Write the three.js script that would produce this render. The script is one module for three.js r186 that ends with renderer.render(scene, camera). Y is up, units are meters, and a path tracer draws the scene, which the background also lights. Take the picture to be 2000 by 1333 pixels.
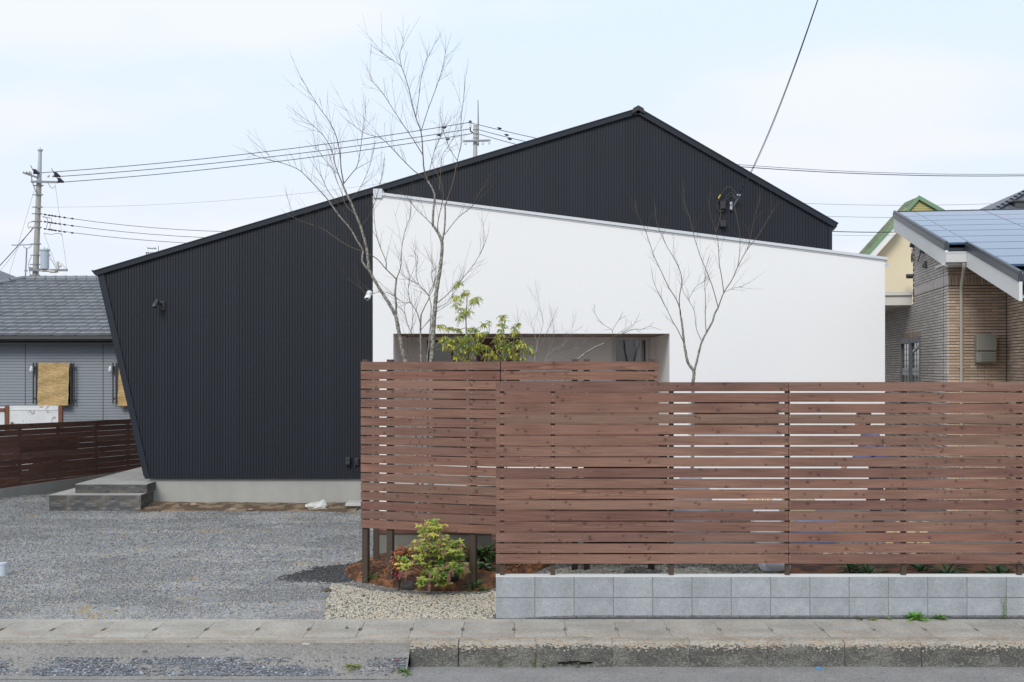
import * as THREE from 'three';
import { mergeGeometries, toCreasedNormals } from 'three/addons/utils/BufferGeometryUtils.js';
import { RoundedBoxGeometry } from 'three/addons/geometries/RoundedBoxGeometry.js';
import { MarchingCubes } from 'three/addons/objects/MarchingCubes.js';

// ---------- camera, sky, sun, exposure ----------
const F = 2200, XV = 1020, YH = 718, H = 2.77;              // lens of the photograph (in its pixels) and eye height (m)
const scene = new THREE.Scene();
const camera = new THREE.PerspectiveCamera(2 * Math.atan(666.5 / F) * 180 / Math.PI, 2000 / 1333, 0.1, 2000);
camera.position.set(0, H, 0);
camera.lookAt(0, H, -10);
camera.setViewOffset(2000, 1333, 1000 - XV, 666.5 - YH, 2000, 1333);
const renderer = new THREE.WebGLRenderer({ antialias: true });
renderer.toneMapping = THREE.LinearToneMapping;
renderer.toneMappingExposure = 1.35;
renderer.shadowMap.enabled = true;

let seed = 7;
const rnd = () => { seed = (seed + 0x6d2b79f5) | 0; let t = Math.imul(seed ^ (seed >>> 15), 1 | seed); t = (t + Math.imul(t ^ (t >>> 7), 61 | t)) ^ t; return ((t ^ (t >>> 14)) >>> 0) / 4294967296; };
const rr = (a, b) => a + (b - a) * rnd();
const pick = (a) => a[Math.floor(rnd() * a.length)];
const clamp = (v, a = 0, b = 1) => Math.max(a, Math.min(b, v));
const mix = (a, b, t) => a + (b - a) * t;
const mix3 = (a, b, t) => [mix(a[0], b[0], t), mix(a[1], b[1], t), mix(a[2], b[2], t)];
const sstep = (a, b, x) => { const t = clamp((x - a) / (b - a)); return t * t * (3 - 2 * t); };
const hash = (x, y, s) => { let h = Math.imul(x, 374761393) + Math.imul(y, 668265263) + Math.imul(s, 1274126177); h = Math.imul(h ^ (h >>> 13), 1274126177); return ((h ^ (h >>> 16)) >>> 0) / 4294967296; };
function vn(x, y, s = 0, px = 0, py = 0) {                 // value noise, optionally periodic
  let xi = Math.floor(x), yi = Math.floor(y); const fx = x - xi, fy = y - yi;
  const u = fx * fx * (3 - 2 * fx), v = fy * fy * (3 - 2 * fy);
  const w = (a, p) => p ? ((a % p) + p) % p : a;
  const x0 = w(xi, px), x1 = w(xi + 1, px), y0 = w(yi, py), y1 = w(yi + 1, py);
  return mix(mix(hash(x0, y0, s), hash(x1, y0, s), u), mix(hash(x0, y1, s), hash(x1, y1, s), u), v);
}
function fbm(x, y, s, oct = 4, px = 0, py = 0) { let a = 0.5, t = 0, n = 0; for (let i = 0; i < oct; i++) { t += a * vn(x, y, s + i * 17, px, py); n += a; a *= 0.5; x *= 2; y *= 2; px *= 2; py *= 2; } return t / n; }

{ // hazy, thinly clouded sky
  const W = 1024, Hh = 512, d = new Float32Array(W * Hh * 4);
  for (let j = 0; j < Hh; j++) for (let i = 0; i < W; i++) {
    const el = ((j + 0.5) / Hh - 0.5) * Math.PI, az = (i + 0.5) / W * 2 * Math.PI;
    const y = Math.sin(el), c = Math.cos(el);
    const k = 1 / (Math.max(y, 0) + 0.22), cx = c * Math.cos(az) * k * 3 + 40, cz = c * Math.sin(az) * k * 3 + 40;
    let n = fbm(cx * 0.55, cz * 1.1, 3, 5); n = sstep(0.40, 0.72, n);
    const up = clamp(y / 0.9);
    const blue = mix3([0.600, 0.655, 0.690], [0.545, 0.645, 0.735], sstep(0.0, 0.35, y));
    const white = [0.665, 0.685, 0.70];
    let col = mix3(blue, white, clamp(n * 0.75 + 0.42 * Math.exp(-Math.max(y, 0) * 12)));
    const b = 1 + 0.12 * up;
    const o = (j * W + i) * 4;
    if (y < 0) col = [0.25, 0.25, 0.25];
    d[o] = col[0] * b * 1.02; d[o + 1] = col[1] * b * 1.01; d[o + 2] = col[2] * b * 1.045; d[o + 3] = 1;
  }
  const t = new THREE.DataTexture(d, W, Hh, THREE.RGBAFormat, THREE.FloatType);
  t.mapping = THREE.EquirectangularReflectionMapping; t.magFilter = t.minFilter = THREE.LinearFilter; t.needsUpdate = true;
  scene.background = t; scene.environment = t;
}
const sun = new THREE.DirectionalLight(new THREE.Color(1, 0.96, 0.9), 1.5);
sun.position.set(-11, 26, 18); sun.target.position.set(0, 0, -15);
sun.castShadow = true; sun.shadow.radius = 40; sun.shadow.mapSize.set(4096, 4096);
Object.assign(sun.shadow.camera, { left: -30, right: 30, top: 30, bottom: -30, near: 1, far: 120 });
scene.add(sun, sun.target);

// ---------- helpers ----------
const V = (x, y, z) => new THREE.Vector3(x, y, z);
const X = (px, Z) => (px - XV) / F * Z;                     // pixel column at a depth -> world x
const Y = (py, Z) => H - (py - YH) / F * Z;                 // pixel row at a depth -> world height
const P = (px, py, Z) => V(X(px, Z), Y(py, Z), -Z);
const names = new Map();
const numbered = (n) => { const k = names.get(n) || 0; names.set(n, k + 1); return k ? n + '_' + String(k).padStart(3, '0') : n; };
function tag(o, label, category, group, kind) { Object.assign(o.userData, { label, category }); if (group) o.userData.group = group; if (kind) o.userData.kind = kind; return o; }
function thing(name, label, category, pos = [0, 0, 0], group, turn = 0) {
  const o = new THREE.Group(); o.name = numbered(name); o.position.set(...pos); o.rotation.y = turn; scene.add(o);
  return tag(o, label, category, group);
}
function shade(m) { m.castShadow = m.receiveShadow = true; return m; }
function part(o, name, geo, mat, label) {                   // geometry in world coordinates, for things that are not turned
  if (Array.isArray(geo)) geo = merge(geo);
  geo.translate(-o.position.x, -o.position.y, -o.position.z);
  return lpart(o, name, geo, mat, label);
}
function lpart(o, name, geo, mat, label) {                  // geometry in the parent's own coordinates
  if (Array.isArray(geo)) geo = merge(geo);
  const m = shade(new THREE.Mesh(geo, mat)); m.name = name; o.add(m);
  if (label) m.userData.label = label;
  return m;
}
function solo(name, geo, mat, label, category, group) {     // a thing that is one mesh
  if (Array.isArray(geo)) geo = merge(geo);
  geo.computeBoundingBox(); const b = geo.boundingBox, c = b.getCenter(V(0, 0, 0)); c.y = b.min.y;
  geo.translate(-c.x, -c.y, -c.z);
  const m = shade(new THREE.Mesh(geo, mat)); m.position.copy(c); m.name = numbered(name); scene.add(m);
  return tag(m, label, category, group);
}
function struct(name, geo, mat, label) {
  if (Array.isArray(geo)) geo = merge(geo);
  const m = shade(new THREE.Mesh(geo, mat)); m.name = numbered(name); scene.add(m); m.userData.kind = 'structure'; if (label) m.userData.label = label; return m;
}
function merge(list) {
  const keep = list.some((g) => g.attributes.color) ? ['position', 'normal', 'uv', 'color'] : ['position', 'normal', 'uv'];
  return mergeGeometries(list.map((g) => {
    g = g.index ? g.toNonIndexed() : g.clone();
    if (!g.attributes.normal) g.computeVertexNormals();
    if (!g.attributes.uv) g.setAttribute('uv', new THREE.BufferAttribute(new Float32Array(g.attributes.position.count * 2), 2));
    for (const k of Object.keys(g.attributes)) if (!keep.includes(k)) g.deleteAttribute(k);
    return g;
  }), false);
}
function buv(g, s = 1, ox = 0, oy = 0) {                    // uv in metres, by the way each face points
  if (g.index) g = g.toNonIndexed();
  if (!g.attributes.normal) g.computeVertexNormals();
  const p = g.attributes.position, n = g.attributes.normal, uv = new Float32Array(p.count * 2);
  for (let i = 0; i < p.count; i++) {
    const ax = Math.abs(n.getX(i)), ay = Math.abs(n.getY(i)), az = Math.abs(n.getZ(i));
    const x = p.getX(i), y = p.getY(i), z = p.getZ(i);
    const [a, b] = ay >= ax && ay >= az ? [x, z] : ax > az ? [z, y] : [x, y];
    uv[2 * i] = a * s + ox; uv[2 * i + 1] = b * s + oy;
  }
  g.setAttribute('uv', new THREE.BufferAttribute(uv, 2)); return g;
}
const box = (x0, x1, y0, y1, z0, z1) => buv(new THREE.BoxGeometry(x1 - x0, y1 - y0, Math.abs(z1 - z0)).translate((x0 + x1) / 2, (y0 + y1) / 2, (z0 + z1) / 2));
const cbox = (w, h, d, x = 0, y = 0, z = 0) => buv(new THREE.BoxGeometry(w, h, d).translate(x, y, z));
const rbox = (w, h, d, r, x = 0, y = 0, z = 0) => buv(new RoundedBoxGeometry(w, h, d, 2, r).translate(x, y, z));
const cyl = (r0, r1, h, x, y, z, n = 14) => new THREE.CylinderGeometry(r1, r0, h, n).translate(x, y + h / 2, z);
function poly(pts, Z0, Z1, holes = []) {                     // outline in x,y pushed from depth Z0 (front) to Z1 (back)
  const s = new THREE.Shape(pts.map((p) => new THREE.Vector2(...p)));
  for (const h of holes) s.holes.push(new THREE.Path(h.map((p) => new THREE.Vector2(...p))));
  return buv(new THREE.ExtrudeGeometry(s, { depth: Z1 - Z0, bevelEnabled: false }).translate(0, 0, -Z1));
}
const ppoly = (pts, Z0, Z1, holes = []) => poly(pts.map(([a, b]) => [X(a, Z0), Y(b, Z0)]), Z0, Z1, holes.map((h) => h.map(([a, b]) => [X(a, Z0), Y(b, Z0)])));
function quads(list) {                                      // [[a,b,c,d], ...] corners counter-clockwise
  const p = []; for (const [a, b, c, d] of list) for (const v of [a, b, c, a, c, d]) p.push(v.x, v.y, v.z);
  const g = new THREE.BufferGeometry(); g.setAttribute('position', new THREE.Float32BufferAttribute(p, 3)); g.computeVertexNormals(); return buv(g);
}
function slab(a, b, c, d, t) {                              // a thick plate under four corners (counter-clockwise from above), t along its normal
  const n = b.clone().sub(a).cross(d.clone().sub(a)).normalize().multiplyScalar(-t);
  const [e, f, g, h] = [a, b, c, d].map((v) => v.clone().add(n));
  return quads([[a, b, c, d], [h, g, f, e], [a, e, f, b], [b, f, g, c], [c, g, h, d], [d, h, e, a]]);
}
function beam(a, b, w, h) {                                 // a straight rectangular bar
  const L = a.distanceTo(b), g = new THREE.BoxGeometry(w, h, L);
  const m = new THREE.Matrix4().lookAt(a, b, V(0, 1, 0)); g.applyMatrix4(m); const c = a.clone().add(b).multiplyScalar(0.5); return buv(g.translate(c.x, c.y, c.z));
}
function tube(pts, r, sides = 5) {                          // tapered tube, r a number or a list
  const n = pts.length, pos = [], uv = [], idx = [], T = V(0, 0, 0), N = V(0, 0, 0), B = V(0, 0, 0); let ref = V(0.31, 0.12, 0.94), len = 0;
  for (let i = 0; i < n; i++) {
    T.subVectors(pts[Math.min(i + 1, n - 1)], pts[Math.max(i - 1, 0)]).normalize();
    N.copy(ref).addScaledVector(T, -ref.dot(T)); if (N.lengthSq() < 1e-4) N.set(1, 0, 0).addScaledVector(T, -T.x); N.normalize(); ref = N.clone(); B.crossVectors(T, N);
    if (i) len += pts[i].distanceTo(pts[i - 1]);
    const ri = Array.isArray(r) ? r[i] : r;
    for (let k = 0; k <= sides; k++) { const a = k / sides * 2 * Math.PI, c = Math.cos(a) * ri, s = Math.sin(a) * ri; pos.push(pts[i].x + N.x * c + B.x * s, pts[i].y + N.y * c + B.y * s, pts[i].z + N.z * c + B.z * s); uv.push(k / sides, len); }
    if (i) for (let k = 0; k < sides; k++) { const a = (i - 1) * (sides + 1) + k, b = a + sides + 1; idx.push(a, b, a + 1, b, b + 1, a + 1); }
  }
  const g = new THREE.BufferGeometry(); g.setAttribute('position', new THREE.Float32BufferAttribute(pos, 3)); g.setAttribute('uv', new THREE.Float32BufferAttribute(uv, 2)); g.setIndex(idx); g.computeVertexNormals(); return g;
}
const curve = (pts, k = 3) => new THREE.CatmullRomCurve3(pts, false, 'centripetal').getPoints((pts.length - 1) * k);
function wire(a, b, sag, r, n = 16) { const pts = []; for (let i = 0; i <= n; i++) { const t = i / n, p = a.clone().lerp(b, t); p.y -= 4 * sag * t * (1 - t); pts.push(p); } return tube(pts, r, 5); }

// ---------- textures and materials ----------
const enc = (v) => Math.round(255 * (v <= 0.0031308 ? 12.92 * clamp(v) : 1.055 * Math.pow(clamp(v), 1 / 2.4) - 0.055));
function tex(w, h, fn, rx = 1, ry = 1) {
  const d = new Uint8Array(w * h * 4);
  for (let j = 0; j < h; j++) for (let i = 0; i < w; i++) { const c = fn(i, j), o = (j * w + i) * 4; d[o] = enc(c[0]); d[o + 1] = enc(c[1]); d[o + 2] = enc(c[2]); d[o + 3] = 255; }
  const t = new THREE.DataTexture(d, w, h); t.colorSpace = THREE.SRGBColorSpace; t.wrapS = t.wrapT = THREE.RepeatWrapping; t.magFilter = THREE.LinearFilter; t.minFilter = THREE.LinearMipmapLinearFilter; t.generateMipmaps = true; t.repeat.set(rx, ry); t.needsUpdate = true; return t;
}
function gray(w, h, fn, rx = 1, ry = 1) {
  const d = new Uint8Array(w * h * 4);
  for (let j = 0; j < h; j++) for (let i = 0; i < w; i++) { const o = (j * w + i) * 4; d[o] = d[o + 1] = d[o + 2] = Math.round(255 * clamp(fn(i, j))); d[o + 3] = 255; }
  const t = new THREE.DataTexture(d, w, h); t.wrapS = t.wrapT = THREE.RepeatWrapping; t.magFilter = THREE.LinearFilter; t.minFilter = THREE.LinearMipmapLinearFilter; t.generateMipmaps = true; t.repeat.set(rx, ry); t.needsUpdate = true; return t;
}
const M = (c, rough = 0.7, more = {}) => new THREE.MeshStandardMaterial({ color: new THREE.Color().setRGB(...c), roughness: rough, side: THREE.DoubleSide, ...more });
const MM = (map, rough = 0.9, more = {}) => new THREE.MeshStandardMaterial({ map, roughness: rough, side: THREE.DoubleSide, ...more });

// stained boards: one strip of the sheet per board pattern, 3.2 m long
const ROWS = 16;
const woodTex = (() => {
  const W = 2048, S = 2048, rowH = S / ROWS, rows = [];
  for (let r = 0; r < ROWS; r++) {
    const knots = [], n = Math.floor(rr(4, 12));
    for (let k = 0; k < n; k++) knots.push([rr(0.1, 3.1), rr(-0.038, 0.038), rr(0.005, 0.013)]);
    rows.push({ c: rr(-0.05, 0.05), d: rr(0.004, 0.045), sl: rr(-0.012, 0.012), tone: rnd(), red: rnd(), knots, ring: rr(0.010, 0.017), g: rnd() < 0.5 ? 1 : 0.4 });
  }
  return tex(W, S, (i, j) => {
    const r = Math.floor(j / rowH), q = rows[r], x = i / W * 3.2, y = ((j % rowH) / rowH - 0.5) * 0.095;
    let ky = 0, dark = 0;
    for (const [kx, kyy, kr] of q.knots) {
      const dx = (x - kx) / 2.2, dy = y - kyy; if (Math.abs(dx) > 0.06) continue; const d2 = dx * dx + dy * dy, d = Math.sqrt(dx * dx * 3.2 + dy * dy);
      ky += Math.sign(dy || 1) * kr * 1.6 * Math.exp(-d2 / (kr * kr * 6));
      const w = d + 0.0015 * (vn(x * 300, y * 500, r) - 0.5);
      dark = Math.max(dark, sstep(kr, kr * 0.55, w) * (0.75 + 0.25 * vn(x * 400, y * 400, r + 3)), 0.35 * sstep(kr * 2.6, kr * 0.8, w));
    }
    const yy = y + q.c + ky + 0.018 * (vn(x * 1.3, r * 3.1, 11) - 0.5) + 0.004 * (vn(x * 6, r * 7.7 + y * 20, 12) - 0.5);
    const dd = q.d + q.sl * x + 0.035 * (vn(x * 0.9, r * 5.3, 13) - 0.5) + 0.004 * (vn(x * 9, y * 60 + r, 15) - 0.5);
    const rad = Math.sqrt(yy * yy + dd * dd) / q.ring, f = rad - Math.floor(rad);
    const late = Math.pow(f, 3) * sstep(1, 0.9, f) * (0.4 + 0.6 * vn(x * 3, y * 30, 14 + r)) * q.g;
    const streak = fbm(x * 5, y * 260, 20 + r, 3) - 0.5, blot = fbm(x * 2.2, y * 14 + r * 9, 40, 3) - 0.5, fine = vn(x * 60, y * 900, 60) - 0.5;
    let c = mix3([0.188, 0.102, 0.074], [0.196, 0.121, 0.088], clamp(q.tone + blot * 1.6));
    c = mix3(c, [0.200, 0.092, 0.066], q.red * 0.5);
    const k = 1 + streak * 0.75 + blot * 0.6 + fine * 0.12; c = c.map((v) => v * k);
    c = mix3(c, [0.40, 0.225, 0.135], late * 0.8);
    return mix3(c, [0.042, 0.022, 0.018], dark * 0.95);
  });
})();
const M_board = [[0.93, 0.90, 0.92], [0.80, 0.75, 0.79], [1.0, 0.95, 0.94], [0.87, 0.86, 0.87], [0.95, 0.86, 0.86], [0.76, 0.71, 0.75]].map((k) => MM(woodTex, 0.82, { color: new THREE.Color().setRGB(...k) }));
const M_darkboard = [0.60, 0.50, 0.68].map((k) => MM(woodTex, 0.75, { color: new THREE.Color().setRGB(k * 1.06, k * 0.92, k * 0.9) }));
const boardCache = new Map();
function board(L, h = 0.089, t = 0.03) {                     // a board along x, centred, with its own stretch of grain
  const r = Math.floor(rnd() * ROWS), key = [L.toFixed(3), h, r].join();
  if (!boardCache.has(key)) {
    const g = new THREE.BoxGeometry(L, h, t).toNonIndexed(), p = g.attributes.position, uv = g.attributes.uv, fl = rnd() < 0.5 ? -1 : 1, off = rr(0, Math.max(0.01, 3.2 - L));
    for (let i = 0; i < p.count; i++) uv.setXY(i, (p.getX(i) * fl + L / 2 + off) / 3.2, (r + 0.5 + 0.9 * clamp((p.getY(i) + (p.getZ(i) - t / 2) * 0.02) / h, -0.5, 0.5)) / ROWS);
    boardCache.set(key, g);
  }
  return boardCache.get(key);
}
const speck = (w, base, amp, s, k = 1, tint = [1, 1, 1]) => tex(w, w, (i, j) => {
  const p = w / 4, n = hash(i, j, s) - 0.5, m = vn(i / 3, j / 3, s + 1, w / 3 | 0, w / 3 | 0) - 0.5, b = fbm(i / w * 6, j / w * 6, s + 2, 4, 6, 6) - 0.5 + 0.5 * (vn(i / 9, j / 9, s + 3, w / 9 | 0, w / 9 | 0) - 0.5);
  const v = 1 + (n * 0.45 + m * 0.7) * amp + b * amp * k; return [base[0] * v * tint[0], base[1] * v * tint[1], base[2] * v * tint[2]];
});
const T_asphalt = tex(1024, 1024, (i, j) => {
  const n = hash(i, j, 1), m = vn(i / 4, j / 4, 2, 256, 256), g = vn(i / 9, j / 9, 4, 113, 113), b = fbm(i / 1024 * 5, j / 1024 * 5, 3, 5, 5, 5), st = fbm(i / 1024 * 3, j / 1024 * 14, 7, 3, 3, 14);
  let v = 0.215 * (0.62 + 0.34 * m + 0.30 * g + 0.14 * n) * (0.84 + 0.32 * b) * (0.9 + 0.2 * st); if (vn(i / 7, j / 7, 9) > 0.92) v *= 0.4; if (vn(i / 6, j / 6, 8) > 0.93) v *= 1.45;
  return [v * 1.03, v * 1.005, v * 0.975];
}, 0.5, 0.5);
const B_grit = gray(512, 512, (i, j) => 0.6 * vn(i / 3, j / 3, 5, 170, 170) + 0.4 * hash(i, j, 6), 1, 1);
const T_gutter = tex(1024, 1024, (i, j) => {
  const n = hash(i, j, 31), m = vn(i / 4, j / 4, 32, 256, 256), g = vn(i / 10, j / 10, 36), b = fbm(i / 1024 * 6, j / 1024 * 6, 33, 5, 6, 6), st = fbm(i / 1024 * 4, j / 1024 * 18, 34, 4, 4, 18);
  let v = 0.36 * (0.66 + 0.26 * m + 0.26 * g + 0.12 * n) * (0.74 + 0.52 * b); if (vn(i / 5, j / 5, 35) > 0.93) v *= 0.6;
  const o = sstep(0.46, 0.72, st); return mix3([v, v * 0.94, v * 0.83], [v * 1.04, v * 0.87, v * 0.69], o * 0.7);
}, 0.7, 0.7);
const T_kerb = tex(1024, 512, (i, j) => {                   // exposed aggregate under black lichen; the arris is worn pale
  const y = j / 512 * 0.36, n = hash(i, j, 41), m = vn(i / 5, j / 8, 42), g = vn(i / 9, j / 15, 44), b = fbm(i / 1024 * 9, j / 512 * 4, 43, 5, 9, 4);
  const cover = fbm(i / 5, j / 8, 45, 3) * 0.55 + b * 0.55 + (g - 0.5) * 0.2;
  const worn = sstep(0.42, 0.58, g * 0.55 + m * 0.45 + (y - 0.195) * 9 + (b - 0.5) * 0.5);
  let c = mix3([0.20, 0.193, 0.17], [0.090, 0.088, 0.079], sstep(0.36, 0.62, cover));
  c = c.map((v) => v * (0.5 + 0.6 * m + 0.45 * g)); if (g * 0.5 + m * 0.5 > 0.75) c = mix3(c, [0.28, 0.265, 0.235], 0.7);
  const k = (0.5 + 0.45 * m + 0.45 * g + 0.15 * n) * (0.75 + 0.5 * b), o = sstep(0.5, 0.7, fbm(i / 40, j / 30, 46, 3));
  return mix3(c, mix3([0.33 * k, 0.30 * k, 0.255 * k], [0.34 * k, 0.27 * k, 0.20 * k], o), worn);
}, 1 / 2.2, 1 / 0.36);
const T_block = speck(512, [0.298, 0.318, 0.338], 0.34, 51, 1.0);
const T_conc = tex(512, 512, (i, j) => { const b = fbm(i / 512 * 4, j / 512 * 4, 61, 5, 4, 4), st = fbm(i / 512 * 14, j / 512 * 2, 62, 3, 14, 2), n = hash(i, j, 63); const v = 0.36 * (0.86 + 0.28 * b) * (0.93 + 0.14 * st) * (0.97 + 0.06 * n); return [v, v, v * 0.93]; }, 0.5, 0.5);
const T_slate = tex(512, 512, (i, j) => {
  const u = i / 512, w = j / 512, b = fbm(u * 5 + w * 3, w * 16 - u * 2, 71, 5), n = hash(i, j, 72), v = vn(u * 8, w * 60, 73);
  const k = 0.085 * (0.35 + 1.3 * b) * (0.85 + 0.3 * n) + (b > 0.6 ? 0.05 * (b - 0.6) * 8 * v : 0); return mix3([k, k, k * 1.02], [k * 1.3, k * 1.16, k * 0.95], sstep(0.45, 0.7, fbm(u * 3, w * 5, 75, 3)));
}, 1.6, 1.6);
const T_slateTop = speck(256, [0.33, 0.32, 0.30], 0.25, 77, 1.2);
const T_soil = tex(512, 512, (i, j) => { const b = fbm(i / 512 * 6, j / 512 * 6, 81, 5, 6, 6), n = hash(i, j, 82), f = vn(i / 3, j / 3, 83); const c = mix3([0.105, 0.045, 0.021], [0.30, 0.125, 0.05], sstep(0.40, 0.62, b)); const k = 0.6 + 0.55 * f + 0.25 * n; return c.map((v) => v * k); }, 1.2, 1.2);
const T_earth = tex(512, 512, (i, j) => { const b = fbm(i / 512 * 6, j / 512 * 6, 85, 5, 6, 6), n = hash(i, j, 86), f = vn(i / 3, j / 3, 87); const c = mix3([0.095, 0.062, 0.038], [0.24, 0.17, 0.105], sstep(0.35, 0.65, b)); const k = 0.65 + 0.5 * f + 0.2 * n; return c.map((v) => v * k); }, 0.9, 0.9);
const T_gravel = tex(1024, 1024, (i, j) => { const n = hash(i, j, 91), f = vn(i / 5, j / 5, 92, 204, 204), b = fbm(i / 1024 * 4, j / 1024 * 4, 93, 4, 4, 4); const g = vn(i / 14, j / 14, 94); const v = 0.13 * (0.2 + 0.8 * f + 0.55 * g + 0.2 * n) * (0.8 + 0.4 * b); return [v * 1.02, v, v * 0.98]; }, 0.6, 0.6);
const B_plaster = gray(1024, 1024, (i, j) => 0.5 + 0.5 * (fbm(i / 1024 * 3, j / 1024 * 60, 95, 3, 3, 60) - 0.5) + 0.7 * (fbm(i / 1024 * 14, j / 1024 * 150, 96, 3, 14, 150) - 0.5), 0.3, 0.3);
const T_reed = tex(256, 256, (i, j) => { const r = Math.floor(j / 5), e = Math.abs((j % 5) / 5 - 0.5) * 2, n = hash(r, Math.floor(i / 40 + hash(r, 1, 2) * 9), 97), b = fbm(i / 256 * 5, j / 256 * 5, 98, 3, 5, 5); const k = (0.72 + 0.5 * n) * (1 - 0.4 * e * e) * (0.9 + 0.2 * b) * (i % 26 < 2 ? 0.72 : 1); return [0.52 * k, 0.36 * k, 0.165 * k]; }, 1, 1);
const T_bark = tex(256, 256, (i, j) => { const b = fbm(i / 256 * 4, j / 256 * 10, 101, 4, 4, 10), n = hash(i, j, 102), p = sstep(0.58, 0.68, fbm(i / 256 * 3, j / 256 * 6, 103, 3, 3, 6)); const k = 0.6 + 0.8 * b + 0.1 * n; return mix3([0.135 * k, 0.122 * k, 0.098 * k], [0.34, 0.33, 0.30], p * 0.8); }, 1, 3);
const T_tile = speck(256, [0.165, 0.178, 0.195], 0.16, 105, 1.0);
const brickT = (c, s) => tex(256, 256, (i, j) => { const b = fbm(i / 256 * 8, j / 256 * 3, s, 4, 8, 3), n = hash(i, j, s + 1); const k = 0.78 + 0.36 * b + 0.1 * n; return c.map((v) => v * k); }, 2, 4);
const T_brick = brickT([0.47, 0.355, 0.265], 107), T_brickside = brickT([0.60, 0.55, 0.505], 109);
const T_rust = tex(512, 256, (i, j) => { const b = fbm(i / 512 * 9, j / 256 * 5, 111, 5), s = fbm(i / 512 * 30, j / 256 * 5, 112, 3), n = hash(i, j, 113); let c = [0.66, 0.68, 0.69].map((v) => v * (0.86 + 0.2 * b)); const r = sstep(0.70, 0.76, b) * 0.7 + (s > 0.78 ? 0.45 : 0); return mix3(c, [0.20, 0.10, 0.055], clamp(r * (0.6 + 0.4 * n))); }, 0.7, 1.5);

const mp_black = (c, r) => new THREE.MeshPhysicalMaterial({ color: new THREE.Color().setRGB(...c), roughness: r, specularIntensity: 0.6, side: THREE.DoubleSide }), m_black = mp_black([0.0135, 0.0175, 0.0280], 0.5), m_clad = [[0.0140, 0.0172, 0.0245, 0.47], [0.0130, 0.0160, 0.0230, 0.52], [0.0152, 0.0186, 0.0262, 0.50]].map(([r, g, b, k]) => mp_black([r, g, b], k)), m_blacktrim = mp_black([0.016, 0.020, 0.029], 0.42), m_darkmetal = M([0.02, 0.021, 0.023], 0.5);
const m_white = M([0.82, 0.82, 0.82], 0.88, { bumpMap: B_plaster, bumpScale: 0.0008 });
const m_whitetrim = M([0.62, 0.64, 0.67], 0.4), m_conc = MM(T_conc), m_post = M([0.060, 0.040, 0.028], 0.55);
const m_glass = new THREE.MeshPhysicalMaterial({ color: 0xffffff, roughness: 0.02, transmission: 1, thickness: 0, ior: 1.5, side: THREE.DoubleSide });
const m_zinc = M([0.45, 0.47, 0.49], 0.35, { metalness: 0.6 }), m_polec = M([0.36, 0.35, 0.325], 0.85), m_wire = M([0.05, 0.05, 0.07], 0.6), m_wirelight = M([0.30, 0.33, 0.38], 0.6);
const m_insul = M([0.02, 0.022, 0.03], 0.4), m_porcelain = M([0.7, 0.7, 0.68], 0.3);

// ground height of the yard and the garden behind the wall
const gY = (x, Z) => 0.2 + 0.035 * (fbm(x * 0.9 + 50, Z * 0.9, 201, 3) - 0.5) * sstep(11.5, 12.4, Z) + 0.27 * sstep(-0.55, 0.7, x) * sstep(11.35, 11.8, Z) * sstep(21, 17, Z);
const mound = (x, Z) => Math.hypot((x + 0.75) / 1.5, (Z - 14.2) / 1.35) + 0.09 * (fbm(x * 2 + 9, Z * 2, 203, 3) - 0.5);
const gS = (x, Z) => { const e = mound(x, Z); return gY(x, Z) + (e < 1 ? 0.235 * Math.pow(1 - e * e, 0.6) * 1 : -0.03) + 0.05 * (fbm(x * 6, Z * 6, 205, 3) - 0.5) * (e < 1 ? 1 : 0); };
// ---------- ground, road, gutter, kerb ----------
function sheet(x0, x1, Z0, Z1, nx, nz, hf) {
  const g = new THREE.PlaneGeometry(1, 1, nx, nz), p = g.attributes.position, uv = g.attributes.uv;
  for (let i = 0; i < p.count; i++) { const x = mix(x0, x1, p.getX(i) + 0.5), Z = mix(Z0, Z1, p.getY(i) + 0.5); p.setXYZ(i, x, hf(x, Z), -Z); uv.setXY(i, x, Z); }
  g.computeVertexNormals(); return g;
}
const ZF = 11.46;                                            // depth of the block wall and front fence
const road = struct('road', sheet(-60, 60, -14, 10.75, 2, 2, () => 0), MM(T_asphalt, 0.93, { bumpMap: B_grit, bumpScale: 0.003 }), 'grey asphalt road along the kerb');
struct('ground', sheet(-700, 700, -300, 1200, 4, 4, () => -0.03), M([0.13, 0.125, 0.11], 1), 'flat ground under the neighbourhood');
const m_yard = MM(T_gravel, 0.95, { bumpMap: B_grit, bumpScale: 0.01 });
struct('yard', sheet(-16, 16, 11.44, 23.5, 200, 90, gY), m_yard, 'grey gravel yard in front of the house');
struct('back_lot', sheet(-60, 60, 23.5, 80, 4, 4, () => 0.17), MM(T_earth), 'bare ground of the lots behind');
const xk = X(800, 10.42);
struct('driveway_apron', sheet(-14, xk, 9.98, 10.62, 60, 8, (x, Z) => mix(0.004, 0.175, sstep(9.98, 10.62, Z)) + 0.01 * (fbm(x * 2, Z * 4, 301, 3) - 0.5)), MM(T_asphalt, 0.93, { color: new THREE.Color().setRGB(0.98, 0.95, 0.9), bumpMap: B_grit, bumpScale: 0.003 }), 'asphalt apron sloping up to the gutter lip');
struct('earth_strip', sheet(X(292, 20.8), X(706, 20.8), 19.95, 20.93, 60, 12, (x, Z) => gY(x, Z) + 0.012 + 0.05 * sstep(19.95, 20.7, Z) + 0.05 * (fbm(x * 5, Z * 5, 303, 4) - 0.5) - 0.05 * sstep(20.15, 19.95, Z + 0.2 * (vn(x * 2, 1, 3) - 0.5))), MM(T_earth), 'strip of bare earth along the foundation');
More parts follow.
